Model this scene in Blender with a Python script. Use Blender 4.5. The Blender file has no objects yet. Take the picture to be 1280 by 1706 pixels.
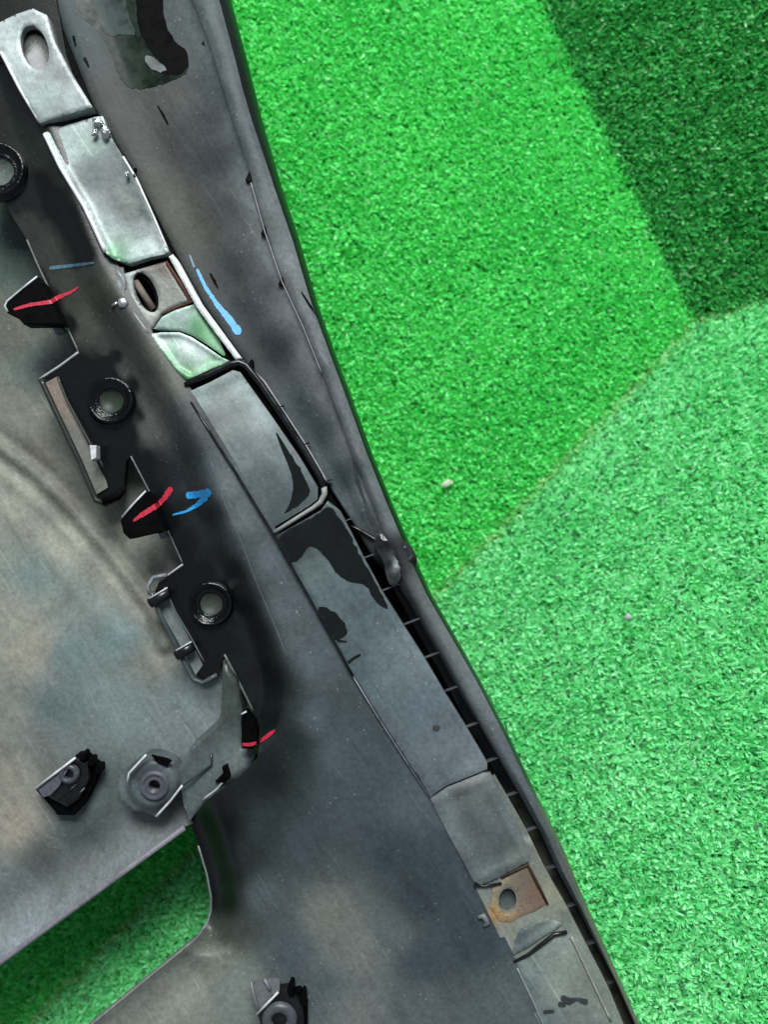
import bpy, bmesh, math, random
import numpy as np
from mathutils import Vector
from mathutils.geometry import delaunay_2d_cdt
from mathutils.bvhtree import BVHTree

random.seed(7); rng = np.random.default_rng(7)
# ------------------------------------------------------------------ units
# plan drawing of the bumper: 1 drawing unit = 0.3 mm, h = height above the bracket face
S = 0.0003
D = 1256.0                      # camera distance in drawing units
CX, CY = 640.0, 853.0
sc = bpy.context.scene
col = sc.collection

def Wp(x, y, h):
    """drawing point seen from above at height h -> world metres"""
    f = (D - h) / D
    return ((x - CX) * f * S, -(y - CY) * f * S, h * S)

def Wn(P, h):
    f = (D - h) / D
    return np.stack([(P[:, 0] - CX) * f * S, -(P[:, 1] - CY) * f * S, h * S], 1)

# ------------------------------------------------------------------ camera
cam = bpy.data.cameras.new('camera')
cam.sensor_fit = 'HORIZONTAL'; cam.sensor_width = 36.0
cam.lens = 36.0 * D / 1280.0
cam.clip_start = 0.01; cam.clip_end = 50
cam.dof.use_dof = True
cam.dof.focus_distance = (D + 12) * S
cam.dof.aperture_fstop = 5.6
camo = bpy.data.objects.new('camera', cam); col.objects.link(camo)
camo.location = (0, 0, D * S)
sc.camera = camo

# ------------------------------------------------------------------ light
world = bpy.data.worlds.new('World'); sc.world = world
world.use_nodes = True
world.node_tree.nodes['Background'].inputs[0].default_value = (0.80, 0.90, 1.0, 1)
world.node_tree.nodes['Background'].inputs[1].default_value = 0.32

def area(name, loc, target, size, size_y, power, colr):
    l = bpy.data.lights.new(name, 'AREA'); l.shape = 'RECTANGLE'
    l.size = size; l.size_y = size_y; l.energy = power; l.color = colr
    o = bpy.data.objects.new(name, l); col.objects.link(o)
    o.location = loc
    o.rotation_euler = (Vector(target) - Vector(loc)).to_track_quat('-Z', 'Y').to_euler()
    return o
area('lamp_overhead', (0.02, 1.62, 1.45), (0, 0, 0), 1.2, 0.8, 104.0, (0.97, 1.0, 1.0))
sc.view_settings.view_transform = 'Standard'
sc.view_settings.look = 'None'
sc.view_settings.exposure = 0.0
sc.view_settings.gamma = 1.0
sc.view_settings.use_curve_mapping = False

# ------------------------------------------------------------------ colour helpers
def lin(c):
    c = np.asarray(c, float) / 255.0
    return np.where(c <= 0.04045, c / 12.92, ((c + 0.055) / 1.055) ** 2.4)
KA = 0.62
def colour_field(pts, power=2.6, soft=18.0):
    xy = np.array([p[0] for p in pts], float); cc = np.array([p[1] for p in pts], float)
    lil = np.maximum(0, (cc[:, 0] + cc[:, 2]) / 2 - cc[:, 1]) * (cc[:, 2] > cc[:, 0])
    cc[:, 2] -= 0.15 * np.maximum(0, cc[:, 2] - cc[:, 1]) * (cc[:, 2] > cc[:, 0]); cc[:, 1] += lil * 0.6
    mean = cc.mean(0); cc = np.clip(mean + 1.08 * (cc - mean), 3, 250)
    gm = cc.mean(1, keepdims=True); cc = gm + 0.9 * (cc - gm)
    c = lin(cc) * KA * np.array([0.94, 1.02, 1.0])
    def f(P):
        out = np.zeros((len(P), 3))
        for a in range(0, len(P), 20000):
            q = P[a:a + 20000]
            d2 = ((q[:, None, :] - xy[None]) ** 2).sum(2) + soft ** 2
            w = d2 ** (-power / 2 * 1.3)
            out[a:a + 20000] = (w[:, :, None] * c[None]).sum(1) / w.sum(1)[:, None]
        return out
    return f
def flat(c):
    v = lin(c) * KA
    return lambda P: np.repeat(v[None], len(P), 0)

# ------------------------------------------------------------------ materials
def new_mat(name):
    m = bpy.data.materials.new(name); m.use_nodes = True
    nt = m.node_tree; nt.nodes.clear()
    out = nt.nodes.new('ShaderNodeOutputMaterial'); b = nt.nodes.new('ShaderNodeBsdfPrincipled')
    nt.links.new(b.outputs[0], out.inputs[0])
    return m, nt, b
def N(nt, t, **kw):
    n = nt.nodes.new(t)
    for k, v in kw.items():
        if k in n.inputs: n.inputs[k].default_value = v
        else: setattr(n, k, v)
    return n
def noise(nt, scale, detail=4, rough=0.6, dist=0.0):
    tc = N(nt, 'ShaderNodeTexCoord')
    n = N(nt, 'ShaderNodeTexNoise'); n.inputs['Scale'].default_value = scale
    n.inputs['Detail'].default_value = detail; n.inputs['Roughness'].default_value = rough
    n.inputs['Distortion'].default_value = dist
    nt.links.new(tc.outputs['Object'], n.inputs['Vector'])
    return n
def ramp(nt, src, stops):
    r = N(nt, 'ShaderNodeValToRGB'); e = r.color_ramp.elements
    while len(e) < len(stops): e.new(0.5)
    for i, (p, v) in enumerate(stops):
        e[i].position = p; e[i].color = (v, v, v, 1) if np.isscalar(v) else (*v, 1)
    nt.links.new(src, r.inputs[0]); return r
def mult(nt, a, b, fac=1.0, mode='MULTIPLY'):
    m = N(nt, 'ShaderNodeMix'); m.data_type = 'RGBA'; m.blend_type = mode
    m.inputs[0].default_value = fac
    nt.links.new(a, m.inputs[6]); nt.links.new(b, m.inputs[7]); return m.outputs[2]

def dusty(name, rough=(0.42, 0.7), grime=0.5, speck=0.5, bump=0.25, metal=0.0, spec=0.5):
    """vertex colour (dirt film plus some painted shade and reflections) broken up by cloudy grime, fine grain and pale specks"""
    m, nt, b = new_mat(name)
    at = N(nt, 'ShaderNodeAttribute', attribute_name='Col')
    n1 = noise(nt, 28, 6, 0.62, 0.6); r1 = ramp(nt, n1.outputs[0], [(0.3, 1.0 - grime), (0.5, 1.0), (0.72, 1.0 + grime * 0.55)])
    c = mult(nt, at.outputs[0], r1.outputs[0])
    n2 = noise(nt, 420, 5, 0.75); r2 = ramp(nt, n2.outputs[0], [(0.3, 0.76), (0.5, 1.0), (0.7, 1.22)])
    c = mult(nt, c, r2.outputs[0])
    n3 = noise(nt, 95, 3, 0.7, 1.5); r3 = ramp(nt, n3.outputs[0], [(0.32, 0.9), (0.5, 1.0), (0.68, 1.07)])
    c = mult(nt, c, r3.outputs[0])
    tcs = N(nt, 'ShaderNodeTexCoord'); mp0 = N(nt, 'ShaderNodeMapping'); mp = N(nt, 'ShaderNodeMapping')
    mp0.inputs['Rotation'].default_value = (0, 0, math.radians(-33)); mp.inputs['Scale'].default_value = (1, 0.10, 1)
    ns = N(nt, 'ShaderNodeTexNoise'); ns.inputs['Scale'].default_value = 190; ns.inputs['Detail'].default_value = 5; ns.inputs['Roughness'].default_value = 0.65
    nt.links.new(tcs.outputs['Object'], mp0.inputs['Vector']); nt.links.new(mp0.outputs[0], mp.inputs['Vector']); nt.links.new(mp.outputs[0], ns.inputs['Vector'])
    rs = ramp(nt, ns.outputs[0], [(0.3, 0.9), (0.5, 1.0), (0.7, 1.12)])
    c = mult(nt, c, rs.outputs[0])
    mq = N(nt, 'ShaderNodeMapping'); mq.inputs['Scale'].default_value = (1, 0.03, 1); nt.links.new(mp0.outputs[0], mq.inputs['Vector'])
    nq = N(nt, 'ShaderNodeTexNoise'); nq.inputs['Scale'].default_value = 620; nq.inputs['Detail'].default_value = 3; nq.inputs['Distortion'].default_value = 0.3
    nt.links.new(mq.outputs[0], nq.inputs['Vector'])
    rq = ramp(nt, nq.outputs[0], [(0.28, 0.82), (0.34, 1.0), (0.66, 1.0), (0.72, 1.4)])
    c = mult(nt, c, rq.outputs[0])
    # specks of dust
    v = N(nt, 'ShaderNodeTexVoronoi'); v.inputs['Scale'].default_value = 300
    tc = N(nt, 'ShaderNodeTexCoord'); nt.links.new(tc.outputs['Object'], v.inputs['Vector'])
    sr = ramp(nt, v.outputs['Distance'], [(0.08, 1.0), (0.2, 0.0)])
    n4 = noise(nt, 60, 3); sm = ramp(nt, n4.outputs[0], [(0.5, 0.0), (0.62, speck)])
    sf = N(nt, 'ShaderNodeMath', operation='MULTIPLY'); nt.links.new(sr.outputs[0], sf.inputs[0]); nt.links.new(sm.outputs[0], sf.inputs[1])
    bw0 = N(nt, 'ShaderNodeRGBToBW'); nt.links.new(c, bw0.inputs[0])
    bm_ = N(nt, 'ShaderNodeMath', operation='MULTIPLY'); bm_.use_clamp = True; nt.links.new(bw0.outputs[0], bm_.inputs[0]); bm_.inputs[1].default_value = 14
    sf2 = N(nt, 'ShaderNodeMath', operation='MULTIPLY'); nt.links.new(sf.outputs[0], sf2.inputs[0]); nt.links.new(bm_.outputs[0], sf2.inputs[1]); sf = sf2
    mx = N(nt, 'ShaderNodeMix'); mx.data_type = 'RGBA'
    nt.links.new(sf.outputs[0], mx.inputs[0]); nt.links.new(c, mx.inputs[6]); mx.inputs[7].default_value = (0.30, 0.32, 0.31, 1)
    nt.links.new(mx.outputs[2], b.inputs['Base Color'])
    # clean (dark) plastic is glossier than dusty plastic
    bw = N(nt, 'ShaderNodeRGBToBW'); nt.links.new(c, bw.inputs[0])
    mr = N(nt, 'ShaderNodeMapRange'); mr.inputs[1].default_value = 0.004; mr.inputs[2].default_value = 0.11
    mr.inputs[3].default_value = rough[0]; mr.inputs[4].default_value = rough[1]
    nt.links.new(bw.outputs[0], mr.inputs[0]); nt.links.new(mr.outputs[0], b.inputs['Roughness'])
    b.inputs['Metallic'].default_value = metal
    b.inputs['Specular IOR Level'].default_value = spec
    n5 = noise(nt, 700, 4, 0.7); bp = N(nt, 'ShaderNodeBump'); bp.inputs['Strength'].default_value = bump
    bp.inputs['Distance'].default_value = 0.0004
    nt.links.new(n5.outputs[0], bp.inputs['Height'])
    nb = noise(nt, 60, 4, 0.6); bp2 = N(nt, 'ShaderNodeBump'); bp2.inputs['Strength'].default_value = bump * 0.7
    bp2.inputs['Distance'].default_value = 0.0015
    nt.links.new(nb.outputs[0], bp2.inputs['Height']); nt.links.new(bp.outputs[0], bp2.inputs['Normal'])
    nt.links.new(bp2.outputs[0], b.inputs['Normal'])
    return m

def gloss(name, c, rough=0.12, bump=0.1, metal=0.0, scale=140, var=0.5, spec=0.5):
    m, nt, b = new_mat(name); b.inputs['Specular IOR Level'].default_value = spec
    n1 = noise(nt, scale, 5, 0.65); v = lin(c) * KA
    r = ramp(nt, n1.outputs[0], [(0.3, tuple(v * (1 - var))), (0.7, tuple(v * (1 + var)))])
    nt.links.new(r.outputs[0], b.inputs['Base Color'])
    r2 = ramp(nt, n1.outputs[0], [(0.35, rough * 0.7), (0.7, min(1, rough * 1.6))]); nt.links.new(r2.outputs[0], b.inputs['Roughness'])
    b.inputs['Metallic'].default_value = metal
    n2 = noise(nt, 500, 4, 0.6); bp = N(nt, 'ShaderNodeBump'); bp.inputs['Strength'].default_value = bump
    bp.inputs['Distance'].default_value = 0.0006
    nt.links.new(n2.outputs[0], bp.inputs['Height']); nt.links.new(bp.outputs[0], b.inputs['Normal'])
    return m

def rusty(name):
    m, nt, b = new_mat(name)
    at = N(nt, 'ShaderNodeAttribute', attribute_name='Col')
    n1 = noise(nt, 260, 6, 0.7, 0.8)
    r = ramp(nt, n1.outputs[0], [(0.28, (0.45, 0.32, 0.24)), (0.46, (1, 1, 1)), (0.58, (0.95, 1.0, 0.98)), (0.74, (1.45, 1.08, 0.82))])
    c = mult(nt, at.outputs[0], r.outputs[0])
    nt.links.new(c, b.inputs['Base Color']); b.inputs['Roughness'].default_value = 0.72; b.inputs['Metallic'].default_value = 0.25
    n2 = noise(nt, 900, 5, 0.7); bp = N(nt, 'ShaderNodeBump'); bp.inputs['Strength'].default_value = 0.5; bp.inputs['Distance'].default_value = 0.0005
    nt.links.new(n2.outputs[0], bp.inputs['Height']); nt.links.new(bp.outputs[0], b.inputs['Normal'])
    return m

def ink(name, c):
    m, nt, b = new_mat(name)
    n1 = noise(nt, 900, 4, 0.7); v = lin(c)
    r = ramp(nt, n1.outputs[0], [(0.3, tuple(v * 0.35)), (0.55, tuple(v))])
    nt.links.new(r.outputs[0], b.inputs['Base Color']); b.inputs['Roughness'].default_value = 0.45
    return m

M = {}
M['skin'] = dusty('dusty_plastic', (0.4, 0.66), 0.26, 0.35, 0.25, spec=0.18)
M['panel'] = dusty('black_panel_plastic', (0.3, 0.52), 0.16, 0.4, 0.16, spec=0.26)
M['flange'] = dusty('flange_plastic', (0.4, 0.6), 0.2, 0.4, 0.2, spec=0.1)
M['strip'] = dusty('satin_strip_plastic', (0.25, 0.5), 0.22, 0.4, 0.12, spec=0.25)
M['steel'] = dusty('wet_steel', (0.25, 0.42), 0.5, 0.3, 0.15, metal=0.1, spec=0.3)
M['nut'] = rusty('rusted_steel')
M['black'] = gloss('black_gloss_plastic', (20, 22, 24), 0.28, 0.15, spec=0.35)
M['boss'] = gloss('wet_black_plastic', (5, 6, 8), 0.1, 0.7, spec=0.35)
M['grey'] = gloss('worn_grey_plastic', (120, 124, 130), 0.4, 0.2)
M['edge'] = gloss('scuff_and_highlight_white', (205, 208, 210), 0.35, 0.2, var=0.35)  # white of scuffed edges and of highlights painted on pins, tabs and clips
M['wet'] = gloss('wet_film', (24, 28, 27), 0.14, 0.05, scale=60, var=0.25, spec=0.22)
M['nutgrey'] = dusty('galvanised_nut', (0.4, 0.55), 0.35, 0.6, 0.5, metal=0.2)
M['drywet'] = gloss('dull_wet_grey', (50, 64, 60), 0.4, 0.0, spec=0.12)
M['drygrey'] = gloss('dull_grey', (92, 100, 98), 0.4, 0.1)
M['smudge'] = gloss('dark_smudge', (52, 58, 58), 0.5, 0.1, var=0.3)
M['rib'] = gloss('rib_plastic', (70, 74, 78), 0.5, 0.1)
M['wetgreen'] = gloss('wet_film_dark_green', (24, 38, 30), 0.32, 0.0, spec=0.1)  # green reflection in the wet film is put into its colour
M['void'] = gloss('dark_cavity_plastic', (6, 6, 7), 0.55, 0.1, spec=0.04)
M['bolt'] = gloss('bright_bolt_steel', (200, 205, 205), 0.22, 0.2, metal=0.8, var=0.3)
M['blue'] = ink('blue_marker', (40, 142, 205))
M['palblue'] = ink('faded_blue_marker', (62, 96, 112))
M['red'] = ink('red_marker', (172, 32, 56))
M['stone'] = gloss('pale_stone', (205, 225, 190), 0.7, 0.3, var=0.2)

# ------------------------------------------------------------------ mesh helpers
built = []        # (object) meshes that decals can lie on
def link(name, verts, faces, mat, parent=None, cols=None, smooth=True, decal_base=True):
    me = bpy.data.meshes.new(name); me.from_pydata([tuple(v) for v in verts], [], faces); me.update()
    if cols is not None:
        a = me.color_attributes.new('Col', 'FLOAT_COLOR', 'POINT')
        c4 = np.ones((len(verts), 4), np.float32); c4[:, :3] = cols; a.data.foreach_set('color', c4.ravel())
    if smooth: me.polygons.foreach_set('use_smooth', [True] * len(me.polygons))
    me.materials.append(mat)
    o = bpy.data.objects.new(name, me); col.objects.link(o); o.parent = parent
    if decal_base: built.append(o)
    return o

def inside(P, poly):
    poly = np.asarray(poly, float); x, y = P[:, 0], P[:, 1]
    r = np.zeros(len(P), bool); j = len(poly) - 1
    for i in range(len(poly)):
        xi, yi = poly[i]; xj, yj = poly[j]
        c = ((yi > y) != (yj > y)) & (x < (xj - xi) * (y - yi) / (yj - yi + 1e-12) + xi)
        r ^= c; j = i
    return r
def dist_poly(P, line, closed=False):
    L = np.asarray(line, float)
    if closed: L = np.vstack([L, L[:1]])
    best = np.full(len(P), 1e9)
    for a, b in zip(L[:-1], L[1:]):
        ab = b - a; t = np.clip(((P - a) @ ab) / (ab @ ab + 1e-9), 0, 1)
        best = np.minimum(best, np.hypot(*(P - (a + t[:, None] * ab)).T))
    return best
def sstep(a, b, x):
    t = np.clip((x - a) / (b - a), 0, 1); return t * t * (3 - 2 * t)
def resample(poly, step, closed=True):
    P = [np.asarray(p, float) for p in poly]; out = []
    n = len(P) if closed else len(P) - 1
    for i in range(n):
        a, b = P[i], P[(i + 1) % len(P)]; k = max(1, int(np.hypot(*(b - a)) / step))
        for j in range(k): out.append(a + (b - a) * j / k)
    if not closed: out.append(P[-1])
    return np.array(out)
def chaikin(poly, n=2, closed=True):
    P = np.asarray(poly, float)
    for _ in range(n):
        if closed:
            Q = np.roll(P, -1, 0); P = np.stack([0.75 * P + 0.25 * Q, 0.25 * P + 0.75 * Q], 1).reshape(-1, 2)
        else:
            A, B = P[:-1], P[1:]
            P = np.vstack([P[:1], np.stack([0.75 * A + 0.25 * B, 0.25 * A + 0.75 * B], 1).reshape(-1, 2), P[-1:]])
    return P
def ellipse(cx, cy, a, b, rot, n=28):
    t = np.linspace(0, 2 * math.pi, n, endpoint=False); r = math.radians(rot)
    x, y = a * np.cos(t), b * np.sin(t)
    return np.stack([cx + x * math.cos(r) - y * math.sin(r), cy + x * math.sin(r) + y * math.cos(r)], 1)

def triangulate(poly, holes, step):
    loops = [resample(poly, step)] + [resample(h, step) for h in holes]
    lo = loops[0].min(0); hi = loops[0].max(0)
    gx, gy = np.meshgrid(np.arange(lo[0], hi[0], step), np.arange(lo[1], hi[1], step))
    G = np.stack([gx.ravel(), gy.ravel()], 1); G = G + rng.uniform(-0.2, 0.2, G.shape) * step
    keep = inside(G, loops[0])
    for h in loops[1:]: keep &= ~inside(G, h)
    G = G[keep]
    for lp in loops:
        # drop grid points that crowd the outline
        ok = np.ones(len(G), bool)
        for a in range(0, len(lp), 400):
            q = lp[a:a + 400]; b0 = q.min(0) - step; b1 = q.max(0) + step
            idx = np.where(((G > b0) & (G < b1)).all(1) & ok)[0]
            if len(idx):
                for s in range(0, len(idx), 5000):
                    ii = idx[s:s + 5000]
                    d = ((G[ii][:, None] - q[None]) ** 2).sum(2).min(1); ok[ii[d < (0.55 * step) ** 2]] = False
        G = G[ok]
    V = [tuple(p) for lp in loops for p in lp]; E = []; k = 0
    for lp in loops:
        n = len(lp); E += [(k + i, k + (i + 1) % n) for i in range(n)]; k += n
    V += [tuple(p) for p in G]
    ov, oe, of, *_ = delaunay_2d_cdt([Vector(v) for v in V], E, [], 0, 1e-5)
    P = np.array([(v.x, v.y) for v in ov]); F = np.array([list(f) for f in of])
    c = P[F].mean(1); keep = inside(c, loops[0])
    for h in loops[1:]: keep &= ~inside(c, h)
    return P, F[keep], loops

def sheet(name, poly, hf, mat, parent, colf=None, holes=(), step=6.0, skirt=8.0, rnd=None, smooth_poly=0, decal_base=True):
    """a moulded sheet: outline + height function, rounded rim, real thickness (skirt) at every edge"""
    if smooth_poly: poly = chaikin(poly, smooth_poly)
    P, F, loops = triangulate(poly, list(holes), step)
    h = hf(P) if callable(hf) else np.full(len(P), float(hf))
    if rnd:
        r, dep = rnd; d = dist_poly(P, loops[0], True)
        for lp in loops[1:]: d = np.minimum(d, dist_poly(P, lp, True))
        t = np.clip(d / r, 0, 1); h = h - dep * (1 - np.sqrt(np.clip(1 - (1 - t) ** 2, 0, 1)))
    # orient: image y points down, so flip to face up
    a = P[F[:, 1]] - P[F[:, 0]]; b = P[F[:, 2]] - P[F[:, 0]]; cr = a[:, 0] * b[:, 1] - a[:, 1] * b[:, 0]
    F = np.where((cr > 0)[:, None], F[:, ::-1], F)
    V = Wn(P, h); faces = [tuple(int(i) for i in f) for f in F]
    cols = (colf or flat((60, 60, 62)))(P)
    if skirt:
        # boundary edges -> side walls
        from collections import Counter
        ec = Counter(); 
        for f in faces:
            for i in range(3): ec[tuple(sorted((f[i], f[(i + 1) % 3])))] += 1
        bset = {e for e, n in ec.items() if n == 1}
        vm = {}; newv = []; newc = []
        def low(i):
            if i not in vm:
                vm[i] = len(V) + len(newv); v = V[i].copy(); v[2] -= skirt * S; newv.append(v); newc.append(cols[i] * 0.8)
            return vm[i]
        top_dup = {}
        def dup(i):
            if i not in top_dup:
                top_dup[i] = len(V) + len(newv); newv.append(V[i].copy()); newc.append(cols[i])
            return top_dup[i]
        side = []
        for f in faces:
            for i in range(3):
                p, q = f[i], f[(i + 1) % 3]
                if tuple(sorted((p, q))) in bset: side.append((dup(q), dup(p), low(p), low(q)))
        faces = faces + side
        if newv: V = np.vstack([V, np.array(newv)]); cols = np.vstack([cols, np.array(newc)])
    return link(name, V, faces, mat, parent, cols, True, decal_base)

def loft(name, rails, mat, parent, colf=None, ys=None, sub=5, per=None):
    """rails: list of (xknots fn, hfn) in plan; surface strung between them along y"""
    rows = []
    for (xf, hf) in rails: rows.append(np.stack([xf(ys), ys, hf(ys)], 1))
    full = []
    for i in range(len(rows) - 1):
        for k in range(sub): full.append(rows[i] + (rows[i + 1] - rows[i]) * k / sub)
    full.append(rows[-1]); A = np.array(full); nr, nc = A.shape[:2]
    # light smoothing across the section for rounded corners
    for _ in range(2): A[1:-1] = 0.25 * A[:-2] + 0.5 * A[1:-1] + 0.25 * A[2:]
    P = A.reshape(-1, 3); V = Wn(P[:, :2], P[:, 2])
    faces = [(i * nc + j, i * nc + j + 1, (i + 1) * nc + j + 1, (i + 1) * nc + j) for i in range(nr - 1) for j in range(nc - 1)]
    return link(name, V, faces, mat, parent, (colf or flat((60, 60, 60)))(P[:, :2]), True)

def tube(name, pts, r, mat, parent, n=8, cols=None, decal_base=True, flat_z=1.0):
    """round bar through plan points (x, y, h); r may be a list"""
    P = np.array([Wp(*p) for p in pts]); rs = np.array(r if hasattr(r, '__len__') else [r] * len(P)) * S
    V = []; F = []
    for i in range(len(P)):
        t = P[min(i + 1, len(P) - 1)] - P[max(i - 1, 0)]; t /= np.linalg.norm(t) + 1e-12
        up = np.array([0, 0, 1.0]) if abs(t[2]) < 0.9 else np.array([1.0, 0, 0])
        s = np.cross(t, up); s /= np.linalg.norm(s); u = np.cross(s, t)
        for k in range(n):
            a = 2 * math.pi * k / n; V.append(P[i] + rs[i] * (math.cos(a) * s + math.sin(a) * u * flat_z))
    for i in range(len(P) - 1):
        for k in range(n): F.append((i * n + k, i * n + (k + 1) % n, (i + 1) * n + (k + 1) % n, (i + 1) * n + k))
    F.append(tuple(range(n))[::-1]); F.append(tuple((len(P) - 1) * n + k for k in range(n)))
    c = None if cols is None else np.repeat(lin(cols)[None] * KA, len(V), 0)
    return link(name, V, F, mat, parent, c, True, decal_base)

def lathe(name, cx, cy, prof, mat, parent, n=36, cols=None, jit=0.0):
    """ring profile [(radius, h)] about a vertical axis"""
    V = []; F = []
    c0 = np.array(Wp(cx, cy, prof[0][1]))
    for (r, h) in prof:
        for k in range(n):
            a = 2 * math.pi * k / n; rr = r * (1 + jit * math.sin(3 * a + 1) + jit * random.uniform(-1, 1))
            V.append((c0[0] + rr * S * math.cos(a), c0[1] + rr * S * math.sin(a), h * S))
    for i in range(len(prof) - 1):
        for k in range(n): F.append((i * n + k, (i + 1) * n + k, (i + 1) * n + (k + 1) % n, i * n + (k + 1) % n))
    c = None if cols is None else np.repeat(lin(cols)[None] * KA, len(V), 0)
    return link(name, V, F, mat, parent, c, True)

def box(name, poly, h, t, mat, parent, bev=1.5):
    """prism over a plan outline with a chamfered top"""
    P = np.asarray(poly, float); c = P.mean(0); n = len(P)
    area2 = sum(P[i][0] * P[(i + 1) % n][1] - P[(i + 1) % n][0] * P[i][1] for i in range(n))
    if area2 > 0: P = P[::-1]
    d = np.maximum(np.hypot(*(P - c).T), 1e-6)[:, None]; Q = P + (c - P) / d * np.minimum(bev, d * 0.4)
    T = Wn(Q, np.full(n, float(h))); U = Wn(P, np.full(n, h - bev)); L = U.copy(); L[:, 2] -= t * S
    V = np.vstack([T, U, L]); F = [tuple(range(n))]
    for i in range(n):
        j = (i + 1) % n
        F.append((i, n + i, n + j, j)); F.append((n + i, 2 * n + i, 2 * n + j, n + j))
    return link(name, V, F, mat, parent, None, False)

def knots(pairs):
    a = np.array(pairs, float); lo = a[0] - (a[1] - a[0]) / (a[1, 0] - a[0, 0]) * 400; hi = a[-1] + (a[-1] - a[-2]) / (a[-1, 0] - a[-2, 0]) * 400
    a = np.vstack([lo, a, hi]); return lambda y: np.interp(y, a[:, 0], a[:, 1])

# ================================================================== turf (the setting)
h0 = -330.0
def base_xy(px, py, h):
    f = (D - h) / D; return np.array([(px - CX) * f, -(py - CY) * f])
c0 = base_xy(1160, 540, h0)
e1 = base_xy(895, -10, h0) - c0; e1 /= np.linalg.norm(e1)
sm = base_xy(725, 998, h0) - c0; sm /= np.linalg.norm(sm)
g = np.array([-sm[1], sm[0]]);  g = g if g[0] > 0 else -g        # uphill on the near piece
TL = math.tan(math.radians(15.0))
# third seam: where the near piece is met along the sight line to (1290, 497)
def near_h(q): return h0 + TL * max(0, float((q - c0) @ g))
hh = h0
for _ in range(60): hh = near_h(base_xy(1290, 497, hh))
q3 = base_xy(1290, 497, hh); e3 = q3 - c0; e3z = (hh - h0) / np.linalg.norm(e3); e3 = e3 / np.linalg.norm(e3)
p1 = np.array([-e1[1], e1[0]]); p1 = p1 if p1 @ e3 > 0 else -p1
TD = e3z / (e3 @ p1)
def ang(v): return math.atan2(v[1], v[0])
a1, as_, a3 = ang(e1), ang(sm), ang(e3)
def sector(Q):
    d = Q - c0; a = np.arctan2(d[:, 1], d[:, 0])
    s = np.zeros(len(Q), int)                         # 0 far piece
    s[(a > a3) & (a < a1)] = 2                        # dark piece
    s[(a <= a3) & (a > as_)] = 1                      # near piece
    return s
def turf_h(Q, s):
    d = Q - c0
    return np.where(s == 1, h0 + TL * (d @ g), np.where(s == 2, h0 + TD * (d @ p1), h0))
Ns = [np.array([0, 0, 1.0]), np.array([-TL * g[0], -TL * g[1], 1.0]), np.array([-TD * p1[0], -TD * p1[1], 1.0])]
Ns = [n / np.linalg.norm(n) for n in Ns]

def backing(name, dirs, s, c, label):
    R = 2600.0; ring = [c0] + [c0 + np.array([math.cos(a), math.sin(a)]) * R for a in dirs]
    Q = np.array(ring); hs = turf_h(Q, np.full(len(Q), s)) - 3
    V = [(q[0] * S, q[1] * S, h * S) for q, h in zip(Q, hs)]; n = len(V)
    V += [(v[0], v[1], v[2] - 0.004) for v in V]
    F = [tuple(range(n)), tuple(range(2 * n - 1, n - 1, -1))] + [(i, i + n, (i + 1) % n + n, (i + 1) % n) for i in range(n)]
    m = gloss('turf_backing', c, 0.9, 0.3, scale=300)
    o = link(name, V, F, m, None, None, False, False)
    o['kind'] = 'structure'; o['label'] = label; return o
tp = 2 * math.pi
backing('turf_floor', np.linspace(a1, as_ + tp, 12), 0, (40, 150, 62), 'bright green turf sheet lying behind the bumper')
backing('turf_slope', np.linspace(as_, a3, 10), 1, (50, 150, 80), 'paler green turf slope at the lower right')
backing('turf_panel', np.linspace(a3, a1, 6), 2, (16, 90, 36), 'darker green turf panel in the upper right corner')  # darker backing colour, the piece's nap shade put into it

silx = knots([(-300, 300), (0, 386), (100, 413), (200, 438), (310, 470), (400, 500), (505, 530), (590, 560), (670, 590), (755, 621), (830, 651), (900, 681),
              (935, 695), (990, 720), (1060, 760), (1135, 802), (1230, 851), (1340, 903), (1410, 938), (1500, 975), (1580, 1011), (1650, 1042), (1706, 1067), (2000, 1200)])

def turf_material(name, rough):
    m, nt, b = new_mat(name)
    at = N(nt, 'ShaderNodeAttribute', attribute_name='Col')
    nt.links.new(at.outputs[0], b.inputs['Base Color']); b.inputs['Roughness'].default_value = rough
    b.inputs['Specular IOR Level'].default_value = 0.5
    # thin plastic blades let some light through
    tr = N(nt, 'ShaderNodeBsdfTranslucent'); nt.links.new(at.outputs[0], tr.inputs[0])
    ms = N(nt, 'ShaderNodeMixShader'); ms.inputs[0].default_value = 0.42
    out = [n for n in nt.nodes if n.type == 'OUTPUT_MATERIAL'][0]
    nt.links.new(b.outputs[0], ms.inputs[1]); nt.links.new(tr.outputs[0], ms.inputs[2]); nt.links.new(ms.outputs[0], out.inputs[0])
    return m

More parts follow.
